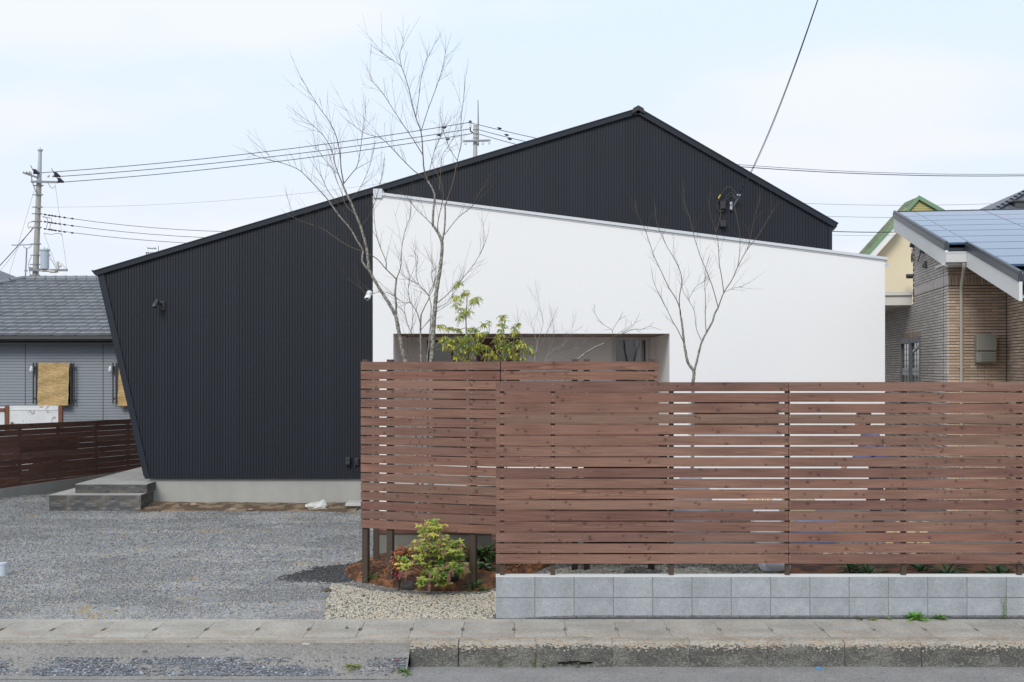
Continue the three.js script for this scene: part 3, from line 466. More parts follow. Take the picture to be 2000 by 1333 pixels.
// ---------- neighbouring houses ----------
{ // grey house on the left
  const Z = 29, gx = (p) => X(p, Z), gy = (p) => Y(p, Z), xr = -8.9;
  const h = thing('grey_house', 'grey sided house with dark tiled hip roof at the left', 'house', [gx(60), 0.17, -Z]);
  const m_sid = M([0.20, 0.222, 0.250], 0.6), yTop = gy(668), sid = [];
  const ph = 0.075; for (let y = 0.3; y < yTop; y += ph) sid.push([V(-24, y, -Z + 0.016), V(xr, y, -Z + 0.016), V(xr, y + ph - 0.012, -Z + 0.004), V(-24, y + ph - 0.012, -Z + 0.004)], [V(-24, y + ph - 0.012, -Z + 0.004), V(xr, y + ph - 0.012, -Z + 0.004), V(xr, y + ph, -Z + 0.016), V(-24, y + ph, -Z + 0.016)]);
  part(h, 'siding', quads(sid), m_sid); part(h, 'wall', box(-24, xr, 0.1, yTop, -Z - 0.01, -Z - 7.4), m_sid);
  for (const p of [49, 201]) part(h, 'siding_joint', box(gx(p) - 0.006, gx(p) + 0.006, 0.4, yTop, -Z + 0.021, -Z), M([0.10, 0.09, 0.075], 0.8));
  const ye = gy(657), Zr = 33.2, yr = Y(546, Zr), Ze = Z - 0.55, rise = yr - ye, run = Zr - Ze, ang = Math.atan2(rise, run), len = Math.hypot(rise, run);
  part(h, 'fascia', [box(-24.5, xr + 0.4, ye - 0.2, ye - 0.06, -Ze - 0.1, -Ze - 0.2), box(-24.5, xr + 0.4, yTop - 0.03, yTop, -Ze - 0.1, -Z)], M([0.055, 0.055, 0.056], 0.6));
  part(h, 'eaves_gutter', box(-24.5, xr + 0.45, ye - 0.09, ye - 0.015, -Ze + 0.06, -Ze - 0.1), M([0.05, 0.051, 0.053], 0.5));
  // roof deck under the tiles
  const xh = X(51, Zr), xe = xh - run * 0.98;
  part(h, 'roof', [quads([[V(xe, ye - 0.05, -Ze), V(xr + 0.4, ye - 0.05, -Ze), V(xr + 0.4, yr - 0.05, -Zr), V(xh, yr - 0.05, -Zr)], [V(xe, ye - 0.05, -Zr - run), V(xe, ye - 0.05, -Ze), V(xh, yr - 0.05, -Zr), V(xh, yr - 0.05, -Zr)], [V(xr + 0.4, ye - 0.05, -Zr - run), V(xe, ye - 0.05, -Zr - run), V(xh, yr - 0.05, -Zr), V(xr + 0.4, yr - 0.05, -Zr)], [V(xr + 0.4, ye - 0.05, -Ze), V(xr + 0.4, ye - 0.05, -Zr - run), V(xr + 0.4, yr - 0.05, -Zr), V(xr + 0.4, yr - 0.05, -Zr)]])], m_darkmetal);
  const tw = 0.305, rows = 17, tl = len / rows, tm = [1.08, 0.98, 1.16].map((k) => MM(T_tile, 0.42, { color: new THREE.Color().setRGB(k, k, k) }));
  const prof = []; for (let i = 0; i <= 6; i++) { const t = i / 6; prof.push([t * tw, t < 0.55 ? 0.006 + 0.004 * Math.sin(t / 0.55 * Math.PI) : 0.006 + 0.009 * Math.sin((t - 0.55) / 0.45 * Math.PI * 0.62)]); }
  const tq = []; for (let i = 0; i < 6; i++) { const [a, ya] = prof[i], [b, yb] = prof[i + 1]; tq.push([V(a, ya + 0.062, 0), V(b, yb + 0.062, 0), V(b, yb + 0.004, -tl - 0.03), V(a, ya + 0.004, -tl - 0.03)], [V(a, ya - 0.01, 0), V(b, yb - 0.01, 0), V(b, yb + 0.062, 0), V(a, ya + 0.062, 0)]); }
  const tile = quads(tq).rotateX(ang);
  const tiles = new THREE.Group(); tiles.name = 'roof_tiling'; tiles.position.set(-h.position.x, -h.position.y, -h.position.z); h.add(tiles);
  const off = [];
  for (let r = 0; r < rows; r++) {
    const t = r / rows, y = ye + rise * t, z = Ze + run * t, xl = mix(xe, xh, t), start = xr + 0.4;
    for (let k = 1; k < 60; k++) {
      const x = start - (k - (r % 2) * 0.5) * tw; if (x < xl - 0.05) break;
      const pxl = XV + (x + tw) / z * F; const seen = pxl > -6 && XV + x / z * F < 262;
      if (seen) { const m = lpart(tiles, 'roof_tile', tile, tm[Math.floor(rnd() * 3)]); m.position.set(x, y + rr(-0.003, 0.003), -z); } else off.push(tile.clone().translate(x, y, -z));
    }
  }
  if (off.length) lpart(tiles, 'roof_tile', merge(off), tm[0]).userData.kind = 'stuff';
  const cap = []; for (let x = xh; x < xr + 0.3; x += 0.3) cap.push(cyl(0.085, 0.095, 0.29, 0, 0, 0, 12).rotateZ(-Math.PI / 2).translate(x, yr + 0.02, -Zr));
  for (let k = 0; k < 14; k++) { const a = V(xe, ye, -Ze).lerp(V(xh, yr, -Zr), k / 14), b = V(xe, ye, -Ze).lerp(V(xh, yr, -Zr), (k + 1) / 14); a.y += 0.06; b.y += 0.04; cap.push(tube([a, b], [0.085, 0.075], 10)); }
  part(h, 'ridge_tile', cap, tm[1]);
  // windows behind reed blinds
  const mr = MM(T_reed, 0.9), mb = M([0.03, 0.03, 0.03], 0.5);
  for (const [w0, w1, c0, c1, bars] of [[77, 141, 80, 140, [68.5, 74.5, 78.5, 142, 147]], [233, 292, 236, 296, [223.5, 230, 233]]]) {
    const w = new THREE.Group(); w.name = 'window'; h.add(w); const q = h.position, T = (g) => g.translate(-q.x, -q.y, -q.z);
    lpart(w, 'frame', T(box(gx(w0), gx(w1), gy(789), gy(711), -Z + 0.05, -Z)), mb);
    lpart(w, 'pane', T(box(gx(w0) + 0.05, gx(w1) - 0.05, gy(786), gy(714), -Z + 0.056, -Z + 0.05)), M([0.02, 0.022, 0.025], 0.08));
    const bl = []; const nx = 4, ny = 14; for (let i = 0; i < nx; i++) for (let j = 0; j < ny; j++) { const f = (i, j) => V(mix(gx(c0), gx(c1), i / nx) - 0.02 * j / ny, mix(gy(709), gy(793), j / ny), -Z + 0.17 + 0.012 * Math.sin(j * 1.3 + i) + 0.03 * (j / ny)); bl.push([f(i, j + 1), f(i + 1, j + 1), f(i + 1, j), f(i, j)]); }
    lpart(w, 'reed_blind', T(buv(quads(bl), 1.6)), mr, 'yellow reed blind');
    lpart(w, 'blind_roll', T(tube([V(gx(c0) - 0.01, gy(792), -Z + 0.21), V(gx(c1) - 0.01, gy(791), -Z + 0.21)], 0.03, 8)), mr);
    lpart(w, 'grille', T(merge([...bars.map((p) => box(gx(p) - 0.013, gx(p) + 0.013, gy(789), gy(709), -Z + 0.14, -Z + 0.11)), ...[717, 779].map((y) => box(gx(Math.min(...bars)), gx(Math.max(...bars)), gy(y) - 0.02, gy(y) + 0.02, -Z + 0.11, -Z + 0.08))])), mb);
  }
  for (const [p, lab] of [[65.5, 'small white wall lamp left of the uncovered reed blind on the grey house'], [219, 'small white wall lamp on the grey house next to the black wall']]) {
    const l = thing('wall_lamp', lab, 'lamp', P(p, 721, Z).toArray()), c = P(p, 721, Z);
    part(l, 'lamp_head', tube([V(c.x - 0.005, c.y + 0.07, c.z + 0.11), V(c.x, c.y + 0.05, c.z + 0.12), V(c.x - 0.01, c.y - 0.06, c.z + 0.13), V(c.x - 0.01, c.y - 0.061, c.z + 0.13)], [0.02, 0.045, 0.05, 0.02], 12), M([0.62, 0.64, 0.66], 0.4));
    part(l, 'bracket', beam(V(c.x + 0.02, c.y + 0.03, c.z + 0.09), V(c.x + 0.03, c.y + 0.04, c.z), 0.05, 0.04), M([0.55, 0.56, 0.58], 0.5));
  }
}
{ // old lorry bed behind the boundary fence
  const Z = 26, t = thing('old_truck', 'old truck with a rusty white drop side bed behind the dark boundary fence', 'truck', [X(0, Z), 0.17, -Z]);
  const mw = MM(T_rust, 0.65), mrust = M([0.17, 0.07, 0.045], 0.85), xr = X(122, Z), yt = Y(793, Z), yb = 1.28;
  const px = (p) => X(p, Z);
  part(t, 'side_panel', [rbox(px(114) - px(18), yt - yb, 0.04, 0.01, (px(114) + px(18)) / 2, (yt + yb) / 2, -Z), cbox(px(113) - px(19), 0.03, 0.012, (px(113) + px(19)) / 2, yt - 0.09, -Z + 0.024), cbox(px(113) - px(19), 0.03, 0.012, (px(113) + px(19)) / 2, yb + 0.14, -Z + 0.024)], mw, 'scratched white side panel');
  part(t, 'side_panel', [rbox(3, yt - yb - 0.05, 0.04, 0.01, px(9) - 1.5, (yt + yb) / 2, -Z + 0.0)], mw);
  part(t, 'corner_post', cbox(px(122) - px(114.5), yt - yb, 0.07, (px(122) + px(114.5)) / 2, (yt + yb) / 2, -Z), mrust, 'rusty red corner post');
  part(t, 'stake', [cbox(px(18) - px(10.5), yt - yb, 0.06, (px(18) + px(10.5)) / 2, (yt + yb) / 2, -Z + 0.01), cbox(1.0, 0.07, 0.03, px(10) - 0.5, yt - 0.09, -Z + 0.04), cbox(0.05, 0.05, 0.03, px(24), yb + 0.2, -Z + 0.03)], mrust);
  part(t, 'tie_bracket', quads([[V(px(17), yb + 0.05, -Z + 0.035), V(px(30), yb + 0.09, -Z + 0.12), V(px(64), yb + 0.19, -Z + 0.03), V(px(17), yb + 0.2, -Z + 0.03)]]), M([0.4, 0.38, 0.3], 0.7));
  part(t, 'bed', [box(px(114) - 4.2, px(121), yb - 0.12, yb, -Z, -Z - 1.7)], mw);
  part(t, 'chassis', [box(px(114) - 5.5, px(110), 0.75, yb - 0.12, -Z - 0.45, -Z - 0.6), box(px(114) - 5.5, px(110), 0.75, yb - 0.12, -Z - 1.1, -Z - 1.25)], m_darkmetal);
  for (const [x, z] of [[px(40), 0.25], [px(40), 1.5]]) { const w = part(t, 'wheel', new THREE.TorusGeometry(0.27, 0.1, 10, 24).translate(x, 0.55, -Z - z), M([0.02, 0.02, 0.02], 0.9)); part(t, 'rim', cyl(0.2, 0.2, 0.12, 0, 0, 0, 20).rotateX(Math.PI / 2).translate(x, 0.55, -Z - z - 0.06), mw); }
}
function hipRoof(name, label, x0, x1, Z0, Z1, ye, rise, wallMat, roofMat, inset = 1) {
  const o = thing(name, label, 'house', [(x0 + x1) / 2, 0.17, -(Z0 + Z1) / 2]), zc = (Z0 + Z1) / 2, r = (Z1 - Z0) / 2 * inset;
  const a = V(x0 - 0.5, ye, -Z0 + 0.5), b = V(x1 + 0.5, ye, -Z0 + 0.5), c = V(x1 + 0.5, ye, -Z1 - 0.5), d = V(x0 - 0.5, ye, -Z1 - 0.5), e = V(x0 - 0.5 + r, ye + rise, -zc), f = V(x1 + 0.5 - r, ye + rise, -zc);
  part(o, 'wall', box(x0, x1, 0.1, ye, -Z0, -Z1), wallMat);
  part(o, 'roof', [quads([[a, b, f, e], [b, c, f, f], [c, d, e, f], [d, a, e, e], [d, c, b, a]])], roofMat);
  const caps = []; for (const [p, q] of [[a, e], [b, f], [e, f]]) for (let k = 0; k < 16; k++) caps.push(tube([p.clone().lerp(q, k / 16).add(V(0, 0.06, 0)), p.clone().lerp(q, (k + 1) / 16).add(V(0, 0.03, 0))], [0.10, 0.085], 8));
  part(o, 'ridge_tile', caps, roofMat); return o;
}
const B_tiles = gray(256, 256, (i, j) => { const u = (i / 256 * 8) % 1, v = (j / 256 * 8) % 1; return 0.25 + 0.5 * v * 0.6 + 0.3 * Math.sin(u * Math.PI); }, 0.45, 0.45);
const m_tileroof = MM(T_tile, 0.5, { bumpMap: B_tiles, bumpScale: 0.08, color: new THREE.Color().setRGB(0.6, 0.62, 0.68) });
hipRoof('tiled_house', 'house at far left of which only a dark roof corner shows', -27.5, X(-62, 38) - 0.1, 38, 46, Y(561, 38), 2, M([0.4, 0.38, 0.33]), m_tileroof);
{ const Z = 42, o = hipRoof('tiled_house', 'dark tiled hip roofed house behind the solar panels', X(1939, Z), X(1939, Z) + 13, Z, Z + 10, Y(430, Z), 2.4, M([0.4, 0.38, 0.34]), m_tileroof); const c = P(1994, 402, Z + 1.2); part(o, 'roof_vent', [rbox(0.9, 0.22, 0.7, 0.02, c.x + 0.1, c.y, c.z), cbox(1.05, 0.05, 0.85, c.x + 0.1, c.y + 0.13, c.z)], M([0.07, 0.075, 0.08], 0.6)); }
{ // cream house with green roof
  const Z = 34, h = thing('cream_house', 'cream rendered house with a steep green shingle roof behind the brick house', 'house', [X(1780, Z), 0.17, -Z]);
  const q = (p) => [X(p[0], Z), Y(p[1], Z)], ap = [1795, 384], lf = [1690, 500], rt = [1905, 446];
  part(h, 'wall', poly([q([1704, 860]), q([1860, 860]), q([1860, 445]), q([1790, 408]), q([1704, 497])], Z + 0.45, Z + 1.2), M([0.74, 0.65, 0.46], 0.85));
  const off = (p, d) => [p[0], p[1] + d];
  const A = V(...q(ap), -Z), L = V(...q(lf), -Z), R = V(...q(rt), -Z), bk = V(0, 0, -1.25), bk2 = V(0.4, 0, -7.6), lift = V(0, 0.05, 0);
  const T_sh = tex(256, 256, (i, j) => { const r = Math.floor(j / 10), n = hash(Math.floor(i / 14 + r * 0.5), r, 121), f = hash(i, j, 122), g = (j % 10) / 10; const k = (0.6 + 0.5 * n) * (0.85 + 0.3 * f) * (g < 0.15 ? 0.55 : 1); return mix3([0.16 * k, 0.215 * k, 0.11 * k], [0.21 * k, 0.25 * k, 0.13 * k], fbm(i / 40, j / 40, 123, 3)); }, 0.5, 0.5);
  part(h, 'roof', [slab(L.clone().add(bk), L.clone(), A.clone(), A.clone().add(bk), 0.1), slab(A.clone().add(bk), A.clone(), R.clone(), R.clone().add(bk), 0.1)], MM(T_sh, 0.9));
  const bar = (a, b, lo, hi, z0) => poly([[a.x, a.y + lo], [b.x, b.y + lo], [b.x, b.y + hi], [a.x, a.y + hi]], Z - z0, Z + 0.03), mg = M([0.17, 0.30, 0.17], 0.6);
  part(h, 'verge_trim', [bar(L, A, -0.10, 0.03, 0.04), bar(A, R, -0.10, 0.03, 0.04)], mg);
  const W0 = V(...q([1758, 424]), 0); part(h, 'barge_board', [bar(L, W0, -0.36, -0.101, 0.02)], M([0.8, 0.8, 0.78], 0.6));
  const gb = []; for (let k = 0; k < 7; k++) { const y0 = 390 + k * 4.4, y1 = y0 + 3.9; const xa = (y) => 1795 - (y - 384) / 1.10 + 4, xb = (y) => 1795 + (y - 384) / 0.563 - 6; gb.push(poly([q([xa(y1), y1]), q([xb(y1), y1]), q([Math.max(xb(y0), 1796), y0]), q([Math.min(xa(y0), 1794), y0])], Z + 0.05, Z + 0.12)); }
  for (const g of gb) part(h, 'gable_board', g, M([0.47, 0.43, 0.17], 0.75));
  part(h, 'gable_backing', poly([q([1754, 424]), q([1860, 424]), q([1795, 388])], Z + 0.1, Z + 0.44), M([0.28, 0.26, 0.12], 0.8));
  part(h, 'soffit', poly([q([1694, 505]), q([1704, 505]), q([1765, 436]), q([1755, 430])], Z + 0.03, Z + 0.45), M([0.75, 0.74, 0.7], 0.8));
  part(h, 'pipe_bracket', cyl(0.07, 0.07, 0.2, 0, 0, 0, 10).rotateZ(Math.PI / 2).translate(X(1782, Z), Y(540.5, Z), -Z + 0.1), m_darkmetal);
}
{ // brick tiled house with solar roof
  const h = thing('brick_house', 'brown brick tiled house with solar panels on its roof at the right', 'house', [X(1853, 19.3), 0.17, -19.3], undefined, -0.1476), gb = -0.17;
  const yw = 4.55 + gb, pitch = 0.0503, bh = 0.0385, bl = 0.230, y00 = 0.3 + gb;
  const mats = [0.86, 1, 1.12, 0.94].map((k, i) => MM(T_brick, 0.8, { color: new THREE.Color().setRGB(k, k * (i === 3 ? 0.95 : 1), k * (i === 3 ? 0.92 : 1)) })), sides = [0.9, 1, 1.08, 0.95].map((k) => MM(T_brickside, 0.8, { color: new THREE.Color().setRGB(k, k, k) })), mort = M([0.035, 0.033, 0.033], 0.95);
  const roofH = (z) => 4.66 + gb - (z - 0.5) * 0.245;          // underside height of the roof along local z
  // cores
  lpart(h, 'wall_core', [cbox(0.95, yw - 0.0, 0.2, 0.475, yw / 2, -0.115), poly([[0, 0], [3.25, 0], [3.25, yw + 1.0], [0, yw + 0.05]], 0.015, 0.2).rotateY(Math.PI / 2).translate(0.23, 0, 0), cbox(0.2, 3.86, 5, 0.115, 1.93, -5.4), cbox(6, yw + 0.55, 0.2, 3.1, (yw + 0.55) / 2, -3.2), cbox(0.2, yw, 3.4, 1.065, yw / 2, 1.6), cbox(6, yw - 0.3, 0.2, 4, yw / 2, 3.2)], mort);
  const bgeo = new Map(); const brick = (L, hh, axis) => { const k = L.toFixed(3) + hh + axis; if (!bgeo.has(k)) bgeo.set(k, buv(axis === 'z' ? new THREE.BoxGeometry(0.018, hh, L) : new THREE.BoxGeometry(L, hh, 0.018), 1, rnd(), rnd())); return bgeo.get(k); };
  const band0 = 557.5, bandY = [Y(557.5, 19.3) - 0.17, Y(541, 19.3) - 0.17];
  const front = [], rest = [[], [], [], []], restX = [[], [], [], []];
  const put = (vis, L, hh, axis, x, y, z) => { if (L < 0.02) return; const g = brick(L, hh, axis), mi = Math.floor(rnd() * 4); if (vis && front.length < 298) { const m = lpart(h, 'brick', g, mats[mi]); m.position.set(x, y, z + (axis === 'x' ? rr(-0.001, 0.001) : 0)); front.push(m); } else (axis === 'z' && fixedX(x) ? restX : rest)[mi].push(g.clone().translate(x, y, z)); };
  const fixedX = (x) => x < 0.5;
  const rows = (axis, from, to, fixed, ylim, skip, vis, jx) => {
    for (let r = 0; ; r++) {
      const y = y00 + r * pitch + bh / 2; if (y > 6) break;
      if (y + bh / 2 > bandY[0] && y - bh / 2 < bandY[1]) continue;
      let a = from - ((r % 2) ? bl * 0.5 + 0.004 : 0);
      while (a < to) {
        let s = Math.max(a, from), e = Math.min(a + bl, to); a += bl + 0.005; const mid = (s + e) / 2;
        if (e - s < 0.02 || y > ylim(mid)) continue;
        const cuts = skip ? skip(s, e, y) : [[s, e]];
        for (const [p, q] of cuts) put(vis(y), q - p, bh, axis, axis === 'x' ? (p + q) / 2 : fixed, y, axis === 'x' ? fixed : (p + q) / 2);
      }
    }
    for (let a = from; a < to; a += 0.052) if (bandY[1] < ylim(a)) put(axis === 'x', 0.043, bandY[1] - bandY[0], axis, axis === 'x' ? a + 0.022 : fixed, (bandY[0] + bandY[1]) / 2, axis === 'x' ? fixed : a + 0.022);
  };
  rows('x', 0.004, 0.95, 0, () => yw, null, (y) => y > 2.3 + gb);
  // windows on the shaded side: given by depth along the wall
  const zAt = (px) => { const t = (px - XV) / F, q = h.position; return -(t * -q.z - q.x) / (Math.sin(0.1476) - t * Math.cos(0.1476)); };
  const zt = (px) => -zAt(px);
  const W = [[zt(1762.5), zt(1779.5)], [zt(1782), zt(1800)]].map(([a, b]) => [Math.min(-Math.abs(a), -Math.abs(b)), Math.max(-Math.abs(a), -Math.abs(b))]), wy0 = Y(746, 20.9) - 0.17 - 0.5, wy1 = Y(655, 20.9) - 0.17;
  const skipW = (s, e, y) => { let segs = [[s, e]]; if (y > wy0 && y < wy1 + 0.11) for (const [a, b] of W) segs = segs.flatMap(([p, q]) => (q < a || p > b) ? [[p, q]] : [[p, Math.min(q, a)], [Math.max(p, b), q]].filter(([u, v]) => v - u > 0.02)); return segs; };
  rows('z', -7.5, -0.0, 0, (z) => z < -2.95 ? 3.84 : Math.min(roofH(z) + 0.02, 6), skipW, () => false);
  rows('z', 0.02, 3.2, 0.955, (z) => roofH(z) - 0.05, null, () => false);
  for (let i = 0; i < 4; i++) if (rest[i].length) lpart(h, 'brick', merge(rest[i]), mats[i]).userData.kind = 'stuff';
  for (let i = 0; i < 4; i++) if (restX[i].length) lpart(h, 'brick', merge(restX[i]), sides[i], 'greyer brick on the side wall').userData.kind = 'stuff';
  lpart(h, 'wall_joint', [cbox(0.012, yw, 0.012, -0.006, yw / 2, -0.32), cbox(0.012, yw, 0.012, 0.944, yw / 2, 0.012)], mort);
  for (const [a, b] of W) {
    const w = new THREE.Group(); w.name = 'window'; h.add(w); const fm = M([0.13, 0.13, 0.14], 0.5), t = 0.035, L = b - a;
    lpart(w, 'frame', [cbox(0.07, t, L, 0.0, wy1 - t / 2, (a + b) / 2), cbox(0.07, t, L, 0, wy0 + t / 2, (a + b) / 2), cbox(0.07, wy1 - wy0 - 2 * t, t * 1.6, 0, (wy0 + wy1) / 2, a + t * 0.8), cbox(0.07, wy1 - wy0 - 2 * t, t * 1.6, 0, (wy0 + wy1) / 2, b - t * 0.8), cbox(0.075, 0.08, L - 0.1, 0.002, wy1 - 0.075, (a + b) / 2)], fm);
    lpart(w, 'pane', cbox(0.006, wy1 - wy0 - 0.1, L - 0.06, 0.005, (wy0 + wy1) / 2, (a + b) / 2), M([0.16, 0.165, 0.15], 0.12));
    const mu = []; for (let k = 1; k < 12; k++) mu.push(cbox(0.01, 0.008, L - 0.1, 0.0, mix(wy0, wy1, k / 12), (a + b) / 2)); mu.push(cbox(0.01, wy1 - wy0 - 0.1, 0.008, 0.0, (wy0 + wy1) / 2, (a + b) / 2));
    lpart(w, 'lattice', mu, M([0.06, 0.06, 0.06], 0.7));
    lpart(w, 'lintel', [0, 1, 2, 3, 4, 5, 6, 7, 8].map((k) => cbox(0.018, 0.1, L / 9 - 0.006, 0, wy1 + 0.055, a + (k + 0.5) * L / 9)), mats[0]);
    lpart(w, 'curtain', [cbox(0.004, 0.14, L - 0.12, -0.004 + 0.002, wy0 + 0.68, (a + b) / 2), ...(a === W[1][0] ? [beam(V(-0.008, wy0 + 1.08, a + 0.12), V(-0.008, wy0 + 1.2, b - 0.08), 0.012, 0.05)] : [])], M([0.62, 0.65, 0.66], 0.8));
  }
  // roof deck, fascias, gutters
  const y0 = 4.66 + gb, sl = 0.245, rz = -4.3, top = (z) => y0 + 0.10 - (z - 0.5) * sl, rl = -0.15, rm = 0.17, rR = 6;
  const m_fas = M([0.66, 0.665, 0.65], 0.5), m_edge = M([0.035, 0.042, 0.056], 0.4);
  lpart(h, 'roof', [slab(V(rl, top(rz), rz), V(rl, top(0.5), 0.5), V(rm, top(0.5), 0.5), V(rm, top(rz), rz), 0.08), slab(V(rm, top(rz), rz), V(rm, top(3.6), 3.6), V(rR, top(3.6), 3.6), V(rR, top(rz), rz), 0.08)], m_edge);
  const verge = (x, za, zb) => { const q = (lo, hi, t) => slab(V(x - t, top(za) + hi, za), V(x - t, top(zb) + hi, zb), V(x, top(zb) + hi, zb), V(x, top(za) + hi, za), hi - lo); return [q, x]; };
  const vq = (x, za, zb, lo, hi, t0, t1) => { const A = V(x + t0, top(za), za), B = V(x + t0, top(zb), zb), C = V(x + t1, top(zb), zb), D = V(x + t1, top(za), za); return quads([[[A, lo], [B, lo], [B, hi], [A, hi]], [[A, hi], [B, hi], [C, hi], [D, hi]], [[B, lo], [C, lo], [C, hi], [B, hi]], [[A, lo], [D, lo], [C, lo], [B, lo]], [[D, lo], [D, hi], [C, hi], [C, lo]]].map((f) => f.map(([p, o]) => V(p.x, p.y + o, p.z)))); };
  for (const [x, za, zb] of [[rl, rz, 0.52], [rm, 0.55, 3.62]]) { lpart(h, 'verge_trim', [vq(x, za, zb, -0.03, 0.075, -0.03, 0.05), vq(x, za, zb, 0.075, 0.12, -0.018, 0.03)], m_edge); lpart(h, 'barge_board', vq(x, za, zb, -0.30, -0.03, -0.015, 0.03), m_fas); }
  lpart(h, 'eaves_soffit', [cbox(0.42, 0.02, 0.62, (rl + rm) / 2, top(0.5) - 0.27, 0.2), quads([[V(rl, top(0.5) - 0.26, 0.5), V(rl + 0.24, top(0.5) - 0.26, 0.5), V(rl + 0.24, top(rz) - 0.26, rz), V(rl, top(rz) - 0.26, rz)], [V(rl + 0.2, top(-3) - 0.262, -3.1), V(3, top(-3) - 0.262, -3.1), V(3, top(rz) - 0.262, rz), V(rl + 0.2, top(rz) - 0.262, rz)], [V(rm, top(3.6) - 0.26, 3.6), V(0.95, top(3.6) - 0.26, 3.6), V(0.95, top(0.5) - 0.26, 0.5), V(rm, top(0.5) - 0.26, 0.5)]])], m_fas);
  lpart(h, 'eaves_gutter', [poly([[0, -0.19], [0, 0], [-0.13, 0], [-0.13, -0.02], [-0.12, -0.02], [-0.10, -0.17]], 0, rm - rl + 0.03).rotateY(Math.PI / 2).translate(rl - 0.02 + rm - rl + 0.03 - 0.0, top(0.5) - 0.07, 0.52)], m_fas);
  lpart(h, 'downpipe', [tube([V(0.12, top(0.5) - 0.25, 0.58), V(0.12, top(0.5) - 0.36, 0.58), V(0.2, top(0.5) - 0.62, 0.06), V(0.2, 0, 0.06)], 0.03, 12), ...[1.4, 2.6, 3.3].map((y) => cbox(0.085, 0.02, 0.07, 0.2, y, 0.045))], M([0.40, 0.375, 0.32], 0.5));
  // solar panels
  const m_solar = [0, 1].map((k) => new THREE.MeshStandardMaterial({ color: new THREE.Color().setRGB(0.075 + k * 0.03, 0.13, 0.22), roughness: 0.16, side: THREE.DoubleSide })), m_frame = M([0.5, 0.53, 0.57], 0.35, { metalness: 0.5 });
  const cols = [-0.15, 0.22, 1.60, 2.98, 4.36, 5.74], zr = []; for (let z = rz + 0.12; z < 3.5; z += 0.785) zr.push(z);
  for (let c = 0; c < 5; c++) for (let r = 0; r < zr.length - 1; r++) {
    const x0 = cols[c] + 0.014, x1 = cols[c + 1] - 0.014, za = zr[r] + 0.022, zb = Math.min(zr[r + 1] - 0.022, 3.5); if (c === 0 && zb > 0.6) continue;
    const o = 0.10, m = lpart(h, 'solar_panel', slab(V(x0, top(za) + o, za), V(x0, top(zb) + o, zb), V(x1, top(zb) + o, zb), V(x1, top(za) + o, za), 0.035), m_solar[r === 0 || (c > 1 && r < 2) ? 1 : 0]);
  }
  lpart(h, 'panel_rail', cols.slice(1).map((x) => vq(x, rz + 0.1, 3.5, 0.06, 0.09, -0.02, 0.02)), m_frame);
  lpart(h, 'ridge_cap', cbox(rR - rl, 0.08, 0.2, (rR + rl) / 2, top(rz) + 0.06, rz - 0.05), m_edge);
  // gas heater box and vents
  const gx0 = 0.42, gx1 = 0.74, gyt = Y(654, 19.2) - 0.17, gyb = Y(708.5, 19.2) - 0.17, gm = M([0.27, 0.26, 0.215], 0.5), mid = gyb + (gyt - gyb) * 0.42;
  lpart(h, 'heater_box', [rbox(gx1 - gx0, gyt - mid, 0.2, 0.012, (gx0 + gx1) / 2, (gyt + mid) / 2, 0.115), rbox(gx1 - gx0, mid - gyb - 0.01, 0.17, 0.012, (gx0 + gx1) / 2, (mid + gyb) / 2 - 0.005, 0.10)], gm);
  lpart(h, 'louvre', [0, 1, 2, 3, 4, 5].map((k) => cbox(0.24, 0.012, 0.03, (gx0 + gx1) / 2 + 0.025, mid - 0.035 - k * 0.026, 0.195).rotateX(0)), M([0.36, 0.35, 0.3], 0.5));
  for (const [px, py, Z] of [[1786, 473, 21.9], [1806, 486, 21.2], [1811, 517, 21.1]]) {
    const z = -Math.abs(zt(px)), y = Y(py, Z) - 0.17, g = new THREE.SphereGeometry(0.10, 12, 8, 0, Math.PI * 2, 0, Math.PI / 2).scale(0.7, 1.2, 0.8).translate(-0.02, y - 0.06, z); lpart(h, 'vent_hood', [g, cbox(0.03, 0.03, 0.16, -0.01, y - 0.06, z)], M([0.085, 0.085, 0.09], 0.5));
  }
  lpart(h, 'cable', [tube(curve([[0, -0.1], [0.03, -0.25], [-0.03, -0.36], [-0.07, -0.25], [0.0, -0.18], [0.05, -0.3], [0.0, -0.37]].map(([a, b]) => V(-0.05, Y(473, 21.9) - 0.17 + b, -Math.abs(zt(1787)) + a)), 6), 0.009, 5), ...[0, 1, 2].map((k) => tube(curve([V(-0.05, Y(490, 21.2) - 0.17, -Math.abs(zt(1806)) - 0.02 * k), V(-0.06, Y(497, 21.2) - 0.17, -Math.abs(zt(1804)) - 0.03 * k), V(-0.05, Y(508, 21.2) - 0.17, -Math.abs(zt(1799)) - 0.02 * k)], 5), 0.007, 5))], m_wire);
  // little flat eave further back
  const zc = -Math.abs(zt(1783)), eh = Y(570, 22.2) - 0.17; lpart(h, 'side_eave', [cbox(0.62, 0.2, 4.6, -0.31, eh - 0.15, zc - 2.35), cbox(0.68, 0.07, 4.66, -0.33, eh - 0.02, zc - 2.33)], M([0.68, 0.665, 0.61], 0.6));
}
